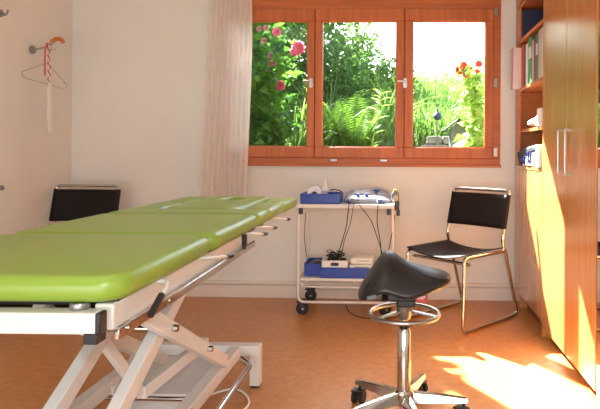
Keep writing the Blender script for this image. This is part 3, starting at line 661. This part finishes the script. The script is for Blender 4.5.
obj('foot_bar', MB().tube(rounded([(-1.10, 2.30, 0.10), (-1.135, 2.27, 0.09), (-1.135, 1.15, 0.09), (-1.08, 1.12, 0.1)], 0.03), 0.009, 12).cyl((-1.07, 2.02, 0.12), (-0.70, 2.02, 0.12), 0.009), 'chrome', bl, world=LW, label='chrome foot control bar')
obj('sticker', MB().box(-0.6822, -0.6810, 1.80, 1.84, 0.150, 0.172), 'red_sticker', bl, smooth=False, world=LW, label='red sticker on the base beam')
obj('mains_cable', MB().tube(catmull([(-0.88, 2.06, 0.07), (-0.86, 1.98, 0.008), (-0.72, 2.02, 0.006), (-0.60, 2.22, 0.006), (-0.70, 2.38, 0.006), (-0.85, 2.27, 0.006), (-1.0, 2.3, 0.006)], 10), 0.0045, 8), 'white_plastic', bl, world=LW, label='white mains cable looping on the floor')

# ================================================================== SADDLE STOOL
t = thing('saddle_stool', 'black saddle seat stool on chrome column with five castors', 'stool', (0.022, 2.15, 0)); ss = t
def pw(K, x):
    def f(q):
        for (a, za), (b, zb) in zip(K, K[1:]):
            if q <= b: return za + (zb - za) * (q - a) / (b - a)
        return K[-1][1]
    return sum(f(x + 0.006 * i) for i in range(-4, 5)) / 9
def ridge(x): return pw([(-0.30, 0.33), (-0.178, 0.488), (-0.085, 0.622), (-0.055, 0.630), (-0.01, 0.592), (0.06, 0.568), (0.12, 0.555), (0.30, 0.53)], x)
def so_(a):
    c, s_ = cos(a), sin(a); x = 0.178 * math.copysign(abs(c) ** (0.6 if c < 0 else 0.85), c); wy = 0.185 - 0.055 * (c + 1) / 2
    return (x, wy * math.copysign(abs(s_) ** 0.78, s_))
def sb(x, y):
    k = pw([(-0.3, 0.03), (-0.16, 0.045), (-0.10, 0.090), (-0.05, 0.115), (0.03, 0.080), (0.12, 0.035), (0.3, 0.03)], x)
    return ridge(x) - k * (abs(y) / 0.17) ** 1.7
obj('saddle_seat', MB().cushion(so_, sb, 0.022, 0.040, 18, 72, 5), 'black_leather', t)
s1 = MB().tube([(x, y, sb(x, y) + 0.0195 * (1 - (max(abs(y) / 0.17, abs(x) / .18)) ** 5) ** .5) for x, y in [(-0.145 + 0.27 * k / 20, -0.105 + 0.05 * sin(pi * k / 20)) for k in range(21)]], 0.0025, 6)
obj('piping', s1, 'black_leather', t)
ta = min([pi + 0.01 * k for k in range(157)], key=lambda a: abs(so_(a)[0] + 0.118)); tx, ty = so_(ta)
obj('seat_tag', MB().bar((tx - 0.016, ty - 0.002, sb(tx, ty) - 0.010), (tx + 0.016, ty - 0.004, sb(tx + 0.01, ty) - 0.010), 0.006, 0.014), 'book_grey', t, smooth=False, label='small grey maker tag')
mech = MB().box(-0.065, 0.085, -0.065, 0.065, 0.466, 0.512).box(-0.03, 0.04, -0.05, 0.05, 0.44, 0.478)
obj('tilt_mechanism', mech, 'black_plastic', t, bevel=0.006)
obj('mechanism_socket', MB().lathe([(0.001, 0.385), (0.022, 0.385), (0.030, 0.41), (0.034, 0.45), (0.001, 0.455)]), 'grey_metal', t)
obj('warning_label', MB().box(0.042, 0.082, -0.0675, -0.0655, 0.467, 0.491), 'red_sticker', t, smooth=False, label='red and white label under the seat')
obj('label_print', MB().box(0.047, 0.077, -0.0682, -0.0676, 0.484, 0.488).box(0.047, 0.070, -0.0682, -0.0676, 0.478, 0.481), 'pale_print', t, smooth=False)
obj('height_ring', MB().tube([(0.132 * cos(2 * pi * k / 48), 0.132 * sin(2 * pi * k / 48), 0.405) for k in range(48)], 0.0085, 10, closed=True), 'satin_metal', t)
sp = MB()
for a in (100, 220, 340): sp.bar((0.02 * cos(R(a)), 0.02 * sin(R(a)), 0.418), (0.132 * cos(R(a)), 0.132 * sin(R(a)), 0.406), 0.022, 0.006)
obj('ring_spoke', sp, 'satin_metal', t, bevel=0.002)
obj('gas_column', MB().lathe([(0.001, 0.33), (0.013, 0.33), (0.013, 0.44), (0.001, 0.44)]), 'chrome', t)
obj('column_tube', MB().lathe([(0.001, 0.075), (0.028, 0.075), (0.0265, 0.12), (0.0265, 0.335), (0.020, 0.35), (0.001, 0.352)], seg=28), 'chrome', t)
obj('column_collar', MB().lathe([(0.013, 0.345), (0.019, 0.345), (0.019, 0.362), (0.013, 0.364)]), 'black_plastic', t)
obj('hub', MB().lathe([(0.001, 0.062), (0.038, 0.062), (0.042, 0.075), (0.040, 0.105), (0.030, 0.115), (0.001, 0.115)], seg=28), 'chrome', t)
for k in range(5):
    a = R(70 + 72 * k + 0); c, s_ = cos(a), sin(a); L = 0.245
    sec = [(0.03, 0.046, 0.068, 0.108), (0.12, 0.038, 0.068, 0.102), (0.20, 0.032, 0.070, 0.094), (L, 0.028, 0.072, 0.088)]
    vs = []; fs = []
    for r_, wd, z0, z1 in sec:
        for q, z in ((-1, z0), (1, z0), (0.55, z1), (-0.55, z1)): vs.append((r_ * c - q * wd / 2 * s_, r_ * s_ + q * wd / 2 * c, z))
    for i in range(3):
        for j in range(4): fs.append((i * 4 + j, i * 4 + (j + 1) % 4, (i + 1) * 4 + (j + 1) % 4, (i + 1) * 4 + j))
    fs += [(0, 3, 2, 1), (12, 13, 14, 15)]
    obj('base_arm', MB().add(vs, fs), 'chrome', t, bevel=0.003)
    cx, cy = (L - 0.018) * c, (L - 0.018) * s_; b = a + 1.2 + 0.7 * k
    d = Vector((cos(b), sin(b), 0)); n_ = Vector((-d.y, d.x, 0)); C = Vector((cx, cy, 0.028)) + d * 0.012
    cs = obj('castor', MB().cyl((cx, cy, 0.045), (cx, cy, 0.074), 0.006, 10).bar(C - d * 0.022 + Vector((0, 0, 0.026)), C + d * 0.024 + Vector((0, 0, 0.026)), 0.052, 0.008), 'black_plastic', t, bevel=0.003)
    for sgn in (-1, 1): obj('wheel', MB().tube([C + n_ * sgn * 0.008, C + n_ * sgn * 0.024], 0.028, 20), 'black_rubber', cs, bevel=0.003)

# ================================================================== TUBULAR STEEL CHAIRS
def steel_chair(label, loc, rotz):
    t = thing('steel_chair', label, 'chair', loc, rotz, 'black leather tube chairs'); W_, D_, ZS = 0.212, 0.20, 0.435
    # local: front is -y
    for s in (-1, 1):
        x = s * W_
        pts = [(x, -D_, ZS - 0.01), (x, -D_ - 0.012, 0.06), (x, -D_ + 0.01, 0.0105), (x, D_ + 0.15, 0.0105), (x, D_ + 0.10, 0.20), (x, D_ + 0.02, ZS)]
        pts = rounded([(x, -D_ + 0.06, ZS - 0.004), (x, -D_, ZS - 0.006), (x, -D_ - 0.008, 0.0105), (x, D_ + 0.16, 0.0105), (x, D_ + 0.015, ZS)], 0.045, 6)
        lg = obj('leg_frame', MB().tube(pts, 0.0105, 12), 'chrome', t)
    for x in (-W_, W_): obj('seat_rail', MB().tube([(x, D_ + 0.015, ZS - 0.01), (x, -D_ + 0.06, ZS - 0.004)], 0.0105, 12), 'chrome', t)
    obj('front_bar', MB().tube([(-W_, -D_ + 0.05, ZS - 0.045), (W_, -D_ + 0.05, ZS - 0.045)], 0.009, 12), 'chrome', t)
    bpts = rounded([(-W_, D_ + 0.01, ZS - 0.02), (-W_, D_ - 0.012, ZS + 0.06), (-W_, D_ + 0.065, 0.79), (W_, D_ + 0.065, 0.79), (W_, D_ - 0.012, ZS + 0.06), (W_, D_ + 0.01, ZS - 0.02)], 0.03, 6)
    obj('back_frame', MB().tube(bpts, 0.0105, 12), 'chrome', t)
    def seat(u, v):
        y = -D_ - 0.012 + (2 * D_ + 0.012) * v; sag = 0.030 * (1 - (2 * u - 1) ** 2)
        return (-W_ + 2 * W_ * u, y, ZS + 0.012 - sag)
    o = obj('seat_sling', MB().grid(seat, 20, 10), 'chair_leather', t, fix=False); m_ = o.modifiers.new('s', 'SOLIDIFY'); m_.thickness = 0.006; m_.offset = 0
    def back(u, v):
        z = 0.56 + 0.205 * v; yb = D_ + 0.065 - (0.79 - z) * 0.26; sag = 0.02 * (1 - (2 * u - 1) ** 2)
        return ((-W_ - 0.0) + 2 * W_ * u, yb - 0.013 + sag, z)
    o = obj('back_sling', MB().grid(back, 20, 8), 'chair_leather', t, fix=False); m_ = o.modifiers.new('s', 'SOLIDIFY'); m_.thickness = 0.006; m_.offset = 0
    for s in (-1, 1): obj('sling_sleeve', MB().tube([(s * W_, D_ + 0.065 - (0.79 - 0.56) * 0.26, 0.56), (s * W_, D_ + 0.065 - (0.79 - 0.765) * 0.26, 0.765)], 0.0135, 12), 'chair_leather', t)
    return t
steel_chair('black leather chair on steel tubes between the trolley and the low cupboard', (0.345, 3.43, 0), R(-43))
steel_chair('black leather chair in the left corner, mostly hidden behind the couch', (-2.078, 3.42, 0), R(0))

# ================================================================== TROLLEY
t = thing('equipment_trolley', 'white two shelf metal trolley on black castors below the window', 'trolley', (-0.335, 3.67, 0)); TM = Matrix.Translation(t.location)
X0, X1, Y0, Y1 = -0.632, -0.042, 3.49, 3.855
for y in (Y0, Y1):
    obj('tube_frame', MB().tube(rounded([(X0, y, 0.672), (X0, y, 0.085), (X1, y, 0.085), (X1, y, 0.672)], 0.045, 6), 0.0085, 12), 'white_enamel', t, world=TM)
def shelf(z, nm):
    obj(nm, MB().box(X0 - 0.012, X1 + 0.012, Y0 - 0.01, Y1 + 0.01, z - 0.026, z), 'white_enamel', t, bevel=0.004, world=TM)
shelf(0.698, 'top_shelf')
obj('lower_shelf', MB().box(X0 + 0.01, X1 - 0.01, Y0 + 0.012, Y1 - 0.012, 0.212, 0.232), 'white_enamel', t, bevel=0.004, world=TM)
for y in (Y0 + 0.004, Y1 - 0.004): obj('shelf_support', MB().tube(rounded([(X0 + 0.004, y, 0.222), (X0 + 0.03, y, 0.180), (X1 - 0.03, y, 0.180), (X1 - 0.004, y, 0.222)], 0.03, 5), 0.0055, 10), 'white_enamel', t, world=TM)
lr = MB()
for x in (X0, X1): lr.tube([(x, Y0, 0.222), (x, Y1, 0.222)], 0.007, 10)
obj('side_bar', lr, 'white_enamel', t, world=TM)
for x, y in ((X0 + 0.02, Y0), (X1 - 0.02, Y0), (X0 + 0.02, Y1), (X1 - 0.02, Y1)):
    obj('shelf_bracket', MB().box(x - 0.016, x + 0.010, y - 0.012 if y == Y0 else y - 0.004, y + 0.004 if y == Y0 else y + 0.010, 0.635, 0.672), 'black_plastic', t, bevel=0.002, world=TM, label='black plastic bracket')
for x, y, a in ((X0 + 0.035, Y0 + 0.02, 0.2), (X1 - 0.035, Y0 + 0.02, 0.5), (X0 + 0.035, Y1 - 0.02, 0.1), (X1 - 0.035, Y1 - 0.02, 0.9)):
    C = Vector((x - 0.008, y, 0.040)); n_ = Vector((sin(a), -cos(a), 0))
    cs = obj('castor', MB().cyl((x, y, 0.07), (x, y, 0.10), 0.009, 12).bar(C + Vector((-0.035, 0, 0.043)), C + Vector((0.03, 0, 0.043)), 0.04, 0.01).bar(C - n_ * 0.019 + Vector((-0.01, 0, 0.035)), C - n_ * 0.019, 0.02, 0.003, up=n_).bar(C + n_ * 0.019 + Vector((-0.01, 0, 0.035)), C + n_ * 0.019, 0.02, 0.003, up=n_), 'black_plastic', t, world=TM)
    obj('wheel', MB().tube([C - n_ * 0.013, C + n_ * 0.013], 0.0395, 24), 'black_rubber', cs, bevel=0.004, world=TM)
    obj('axle_cap', MB().tube([C - n_ * 0.021, C + n_ * 0.021], 0.006, 12), 'satin_metal', cs, world=TM)

def tray(name, label, x0, x1, y0, y1, z, h, m='blue_plastic', cat='tray', th=0.005, group=None):
    t = thing(name, label, cat, ((x0 + x1) / 2, (y0 + y1) / 2, z), group=group); hx, hy = (x1 - x0) / 2, (y1 - y0) / 2
    obj('tray_body', MB().box(-hx, hx, -hy, hy, 0, th).box(-hx, hx, -hy, -hy + th, th, h).box(-hx, hx, hy - th, hy, th, h).box(-hx, -hx + th, -hy + th, hy - th, th, h).box(hx - th, hx, -hy + th, hy - th, th, h), m, t, bevel=0.0015)
    rm = MB(); rr = rounded([(-hx, -hy, h), (hx, -hy, h), (hx, hy, h), (-hx, hy, h)], 0.012, 4, True); rm.tube(rr, 0.004, 8, True); obj('rim', rm, m, t); return t
ZS = 0.699
tray('blue_tray', 'blue open tray with bottle and tape roll on the trolley top', -0.622, -0.372, 3.50, 3.70, ZS, 0.058)
single('tape_roll', MB().lathe([(0.018, -0.022), (0.045, -0.022), (0.048, -0.018), (0.048, 0.018), (0.045, 0.022), (0.018, 0.022), (0.018, -0.022)], seg=28, ax='Y'), 'white_plastic', 'white round roll standing in the blue tray on the trolley top', 'tape roll', (-0.545, 3.60, ZS + 0.054))
t = thing('gel_bottle', 'slim white bottle standing in the blue tray', 'bottle', (-0.480, 3.60, ZS + 0.006))
obj('bottle_body', MB().lathe([(0.001, 0), (0.018, 0), (0.02, 0.006), (0.02, 0.082), (0.013, 0.10), (0.001, 0.102)], seg=20), 'white_plastic', t)
obj('nozzle', MB().lathe([(0.001, 0.1), (0.010, 0.1), (0.009, 0.118), (0.004, 0.126), (0.003, 0.148), (0.001, 0.149)], seg=14), 'white_plastic', t)
obj('bottle_label', MB().lathe([(0.0203, 0.03), (0.0207, 0.031), (0.0207, 0.07), (0.0203, 0.071)], seg=20), 'lilac', t)
single('blue_cup', MB().lathe([(0.001, 0), (0.028, 0), (0.034, 0.062), (0.031, 0.062), (0.026, 0.005), (0.001, 0.005)]), 'blue_plastic', 'small blue cup at the right end of the blue tray', 'cup', (-0.425, 3.60, ZS + 0.006))
single('blue_cup_strap', MB().tube(catmull([(-0.03, 0, 0.07), (-0.01, -0.02, 0.078), (0.02, 0, 0.074), (0.04, -0.01, 0.066), (0.046, -0.02, 0.055)], 6), 0.004, 8), 'deep_blue', 'dark blue strap draped over the small blue cup', 'strap', (-0.415, 3.60, ZS + 0.006))
# electrotherapy console
t = thing('therapy_console', 'silver electrotherapy device with sloped panel and blue knobs on the trolley', 'medical device', (-0.205, 3.66, ZS))
sec = []
def csl(x):
    k = (1 - abs(x / 0.155) ** 3.2) ; return max(0.0, k)
vs = []; fs = []; n_ = 25; prof = [(-0.11, 0.006), (-0.115, 0.028), (-0.085, 0.042), (0.02, 0.080), (0.07, 0.086), (0.11, 0.07), (0.12, 0.02), (0.115, 0.006)]
for i in range(n_):
    x = -0.155 + 0.31 * i / (n_ - 1); k = csl(x)
    for y, z in prof: vs.append((x, y * (0.72 + 0.28 * k ** 0.5), 0.006 + (z - 0.006) * (0.25 + 0.75 * k ** 0.5)))
m_ = len(prof)
for i in range(n_ - 1):
    for j in range(m_): fs.append((i * m_ + j, i * m_ + (j + 1) % m_, (i + 1) * m_ + (j + 1) % m_, (i + 1) * m_ + j))
fs += [tuple(range(m_)), tuple((n_ - 1) * m_ + j for j in range(m_))]
obj('console_body', MB().add(vs, fs), 'silver_plastic', t)
obj('front_panel', MB().prism([(-0.124, 0.004), (-0.124, 0.030), (-0.104, 0.034), (-0.104, 0.004)], -0.105, 0.075, 'X'), 'silver_plastic', t, bevel=0.002)
obj('screen', MB().bar((-0.035, -0.055, 0.0555), (-0.035, 0.02, 0.0835), 0.10, 0.006), 'screen_grey', t, bevel=0.001)
for x, y, z in ((-0.06, -0.078, 0.048), (-0.005, -0.078, 0.048), (0.055, -0.03, 0.066)): obj('knob', MB().lathe([(0.001, 0), (0.011, 0), (0.010, 0.012), (0.001, 0.013)], (x, y, z - 0.003), 16), 'blue_plastic', t, label='blue knob')
obj('keypad', MB().bar((0.055, 0.0, 0.076), (0.055, 0.03, 0.086), 0.045, 0.006), 'deep_blue', t, bevel=0.001)
for x in (-0.118, 0.098): obj('foot', MB().box(x - 0.014, x + 0.014, -0.09, -0.07, 0, 0.010).box(x - 0.014, x + 0.014, 0.07, 0.09, 0, 0.010), 'black_rubber', t)
for x in (-0.112, 0.085): obj('plug', MB().box(x - 0.010, x + 0.010, -0.135, -0.112, 0.012, 0.028), 'blue_plastic', t, bevel=0.002, label='blue cable plug')
# probe holder clipped to the right side
t = thing('treatment_probe', 'dark treatment probe with yellow end hanging at the right side of the trolley', 'probe', (-0.018, 3.53, 0.735))
obj('probe_head', MB().lathe([(0.001, -0.03), (0.022, -0.028), (0.026, -0.01), (0.024, 0.02), (0.016, 0.032), (0.001, 0.034)], (-0.008, 0, 0.01), 20), 'grey_metal', t)
obj('probe_ring', MB().lathe([(0.001, 0.033), (0.014, 0.033), (0.013, 0.046), (0.001, 0.047)], (-0.008, 0, 0.01), 16), 'yellow_green', t, label='yellow green tip')
obj('holder', MB().box(-0.012, 0.018, -0.012, 0.014, -0.075, -0.018).box(0.0, 0.022, -0.010, 0.006, -0.11, -0.07), 'black_plastic', t, bevel=0.004, label='black plastic holder')
# cables
def cable(label, pts, r=0.0028, m='black_rubber'):
    o = Vector(pts[0]); single('cable', MB().tube([p - o for p in catmull(pts, 10)], r, 8), m, label, 'cable', tuple(o), group='cables on the trolley')
def cpt(x, y, Y): return ((x - 400) * Y / 560, Y, 1.02 + (154.5 - y) * Y / 560)
cable('black cable from the left plug of the device down to the white basket', [cpt(350, 201.5, 3.515), cpt(349.5, 206, 3.462), cpt(347, 228, 3.465), cpt(342, 246, 3.48), cpt(340, 252, 3.54), cpt(338, 258, 3.58)])
cable('second black cable, running beside the left one from the device', [cpt(356, 202.6, 3.50), cpt(354, 208, 3.462), cpt(351, 225, 3.47), cpt(345, 243, 3.49), cpt(343, 256, 3.58)], 0.0022)
cable('black cable crossing diagonally from the shelf edge to behind the saddle seat', [cpt(359, 202.6, 3.50), cpt(361, 208, 3.462), cpt(371, 221, 3.464), cpt(377, 236, 3.47), cpt(382, 251, 3.48), cpt(384, 262, 3.52), cpt(382, 269.5, 3.54)])
cable('black cable from the right plug hanging straight down', [cpt(378, 201.5, 3.515), cpt(378.5, 207, 3.462), cpt(378, 225, 3.464), cpt(381, 242, 3.47), cpt(383, 262, 3.50), cpt(384.5, 271, 3.54)])
cable('thin cable hanging from the probe at the right post', [cpt(395.3, 216.5, 3.53), cpt(394, 228, 3.50), cpt(391, 244, 3.46), cpt(389, 256, 3.46), cpt(388, 275, 3.47), cpt(385, 279, 3.54)], 0.0025)
cable('thin dark cable hanging inside the left post', [cpt(306, 215, 3.84), cpt(305, 240, 3.83), cpt(308, 262, 3.82), cpt(311, 266, 3.80)], 0.002)
cable('black mains cable lying below the lower shelf on the floor', [(-0.33, 3.47, 0.078), (-0.30, 3.46, 0.03), (-0.22, 3.45, 0.004), (-0.10, 3.43, 0.004), (0.02, 3.50, 0.004), (0.08, 3.62, 0.004)], 0.003)
# lower shelf
ZL = 0.233
tray('blue_tray', 'small dark filled blue tray at the left end of the lower shelf', -0.605, -0.495, 3.56, 3.76, ZL, 0.075)
single('folded_pouch', MB().cushion(lambda a: (0.045 * cos(a), 0.085 * sin(a)), lambda x, y: 0.03 + 0.004 * sin(80 * x), 0.026, 0.02), 'black_leather', 'dark pouch lying in the small blue tray', 'pouch', (-0.550, 3.66, ZL + 0.0225))
tray('blue_tray', 'long blue tray at the front of the lower shelf', -0.492, -0.13, 3.502, 3.655, ZL, 0.062)
t = thing('white_basket', 'white plastic basket full of black cables in the long blue tray', 'basket', (-0.405, 3.58, ZL + 0.006)); H = 0.098
bs = MB()
for a in ((-0.082, 0.082, -0.062, -0.058), (-0.082, 0.082, 0.058, 0.062), (-0.082, -0.078, -0.058, 0.058), (0.078, 0.082, -0.058, 0.058)): bs.box(a[0], a[1], a[2], a[3], 0, H)
bs.box(-0.078, 0.078, -0.058, 0.058, 0, 0.004); obj('basket_wall', bs, 'white_plastic', t, bevel=0.002)
obj('basket_rim', MB().tube(rounded([(-0.083, -0.063, H), (0.083, -0.063, H), (0.083, 0.063, H), (-0.083, 0.063, H)], 0.01, 4, True), 0.004, 8, True), 'white_plastic', t)
obj('grip_hole', MB().layers([rrect(0.026, 0.010, 0.0095, 6)] * 2, (0.0, 0.003)), 'black_plastic', t, label='dark oval grip opening')
t.children[-1].data.transform(Matrix(((1, 0, 0, 0), (0, 0, 1, -0.0645), (0, 1, 0, 0.078), (0, 0, 0, 1))))
random.seed(33)
for q in range(7):
    pts = []; a0 = random.uniform(0, 6)
    for k in range(10):
        a = a0 + k * random.uniform(0.6, 1.0); pts.append((0.058 * cos(a) * random.uniform(0.5, 1.1), 0.036 * sin(a), 0.085 + 0.012 * q * 0.7 + random.uniform(-0.012, 0.020)))
    single('cable_coil', MB().tube(catmull(pts, 6), 0.0028, 7), 'black_rubber', 'looped black cable in the heap in the white basket', 'cable', (-0.405, 3.58, ZL + 0.006), group='cable heap in the white basket')
t = thing('white_case', 'white plastic case with slots, right of the basket on the lower shelf', 'case', (-0.238, 3.58, ZL + 0.006))
obj('case_body', MB().box(-0.075, 0.075, -0.062, 0.062, 0, 0.075), 'white_plastic', t, bevel=0.006)
obj('case_lid', MB().box(-0.068, 0.076, -0.06, 0.062, 0.077, 0.118), 'white_plastic', t, bevel=0.008)
obj('slot', MB().box(-0.04, 0.04, -0.0632, -0.0618, 0.060, 0.064).box(-0.03, 0.05, -0.0612, -0.0598, 0.098, 0.102), 'book_grey', t)

# ================================================================== LEFT WALL: hook, hanger, strap, sleeve
t = thing('coat_hook', 'wall coat hook with round plate and orange wooden tip', 'coat hook', (XL, 3.48, 1.66)); 
obj('wall_plate', MB().lathe([(0.001, 0), (0.026, 0), (0.026, 0.012), (0.020, 0.018), (0.001, 0.018)], seg=24, ax='X'), 'grey_metal', t)
obj('hook_arm', MB().tube(catmull([(0.015, 0, 0), (0.07, 0, 0.012), (0.13, 0, 0.035), (0.15, 0, 0.055)], 6), 0.006, 10).tube(catmull([(0.12, 0, 0.03), (0.13, 0, 0.005), (0.148, 0, 0.0), (0.158, 0, 0.016)], 6), 0.0035, 8).tube(catmull([(0.09, 0, 0.02), (0.10, 0, -0.005), (0.118, 0, -0.01), (0.126, 0, 0.006)], 6), 0.0035, 8), 'satin_metal', t)
obj('wooden_tip', MB().tube(catmull([(0.128, 0, 0.048), (0.155, 0, 0.066), (0.185, 0, 0.066), (0.205, 0, 0.046)], 6), 0.013, 12), 'orange_wood', t, label='orange wooden tip')
hk = Vector((XL + 0.105, 3.48, 1.655))
wh = MB(); A = (hk.x - 0.01, 3.26, 1.49); B = (hk.x - 0.01, 3.69, 1.47); T = (hk.x, 3.48, 1.575)
wh.tube(rounded([A, (T[0], T[1], T[2]), B], 0.02), 0.0028, 8).tube(rounded([A, (A[0], A[1] - 0.012, A[2] - 0.02), (A[0], A[1] + 0.03, A[2] - 0.035), (B[0], B[1] - 0.03, B[2] - 0.035), (B[0], B[1] + 0.012, B[2] - 0.02), B], 0.012), 0.0028, 8)
wh.tube(catmull([T, (hk.x, 3.48, 1.60), (hk.x, 3.500, 1.635), (hk.x, 3.485, 1.695), (hk.x, 3.462, 1.672)], 6), 0.0028, 8)
o = Vector((hk.x, 3.48, 1.45)); wh.v = [tuple(Vector(v) - o) for v in wh.v]
single('wire_hanger', wh, 'satin_metal', 'thin metal wire clothes hanger on the wall hook', 'clothes hanger', tuple(o))
t = thing('twisted_cord', 'red and white twisted cord hanging from the wall hook', 'cord', (hk.x + 0.012, 3.465, 1.45)); 
for nm, m_, ph in (('red_strand', 'red_cord', 0), ('white_strand', 'paper', pi)):
    pts = [(0.006 * cos(ph + k * 0.7), 0.006 * sin(ph + k * 0.7) + 0.01 * sin(k * 0.05), 0.25 - 0.0055 * k) for k in range(46)]
    obj(nm, MB().tube(pts, 0.0030, 7), m_, t)
obj('loop', MB().tube(catmull([(0.0, -0.03, 0.20), (0, -0.032, 0.10), (0, -0.03, 0.04)], 6), 0.004, 7).tube(catmull([(0.0, -0.03, 0.20), (0.0, -0.015, 0.245), (0.0, 0.0, 0.23)], 6), 0.003, 7), 'red_cord', t)
sl = MB()
def slf(u, v): a = 2 * pi * u; r = (0.012 + 0.014 * min(1, v * 6)); return (r * 0.55 * cos(a), r * sin(a) + 0.012 * v, -0.32 * v + 0.003 * sin(9 * a) * v)
sl.grid(slf, 24, 16)
single('plastic_sleeve', sl, 'clear_film', 'long narrow clear plastic sleeve hanging below the twisted cord', 'plastic sleeve', (hk.x + 0.01, 3.485, 1.455), fix=False)
# second hook at the very left edge and a small knob lower down
t = thing('coat_hook', 'dark coat hook cut off by the top left edge of the photo', 'coat hook', (XL, 3.195, 1.82))
obj('wall_plate', MB().lathe([(0.001, 0), (0.024, 0), (0.022, 0.012), (0.001, 0.014)], seg=24, ax='X'), 'grey_metal', t)
obj('hook_arm', MB().tube(catmull([(0.01, 0, 0), (0.03, 0, -0.01), (0.045, 0, 0.0), (0.05, 0, 0.02)], 6), 0.006, 10), 'grey_metal', t)
single('wall_knob', MB().lathe([(0.001, 0), (0.012, 0), (0.010, 0.012), (0.016, 0.02), (0.013, 0.03), (0.001, 0.032)], seg=20, ax='X'), 'grey_metal', 'small grey wall knob at the left edge above the couch', 'knob', (XL, 3.19, 0.805))
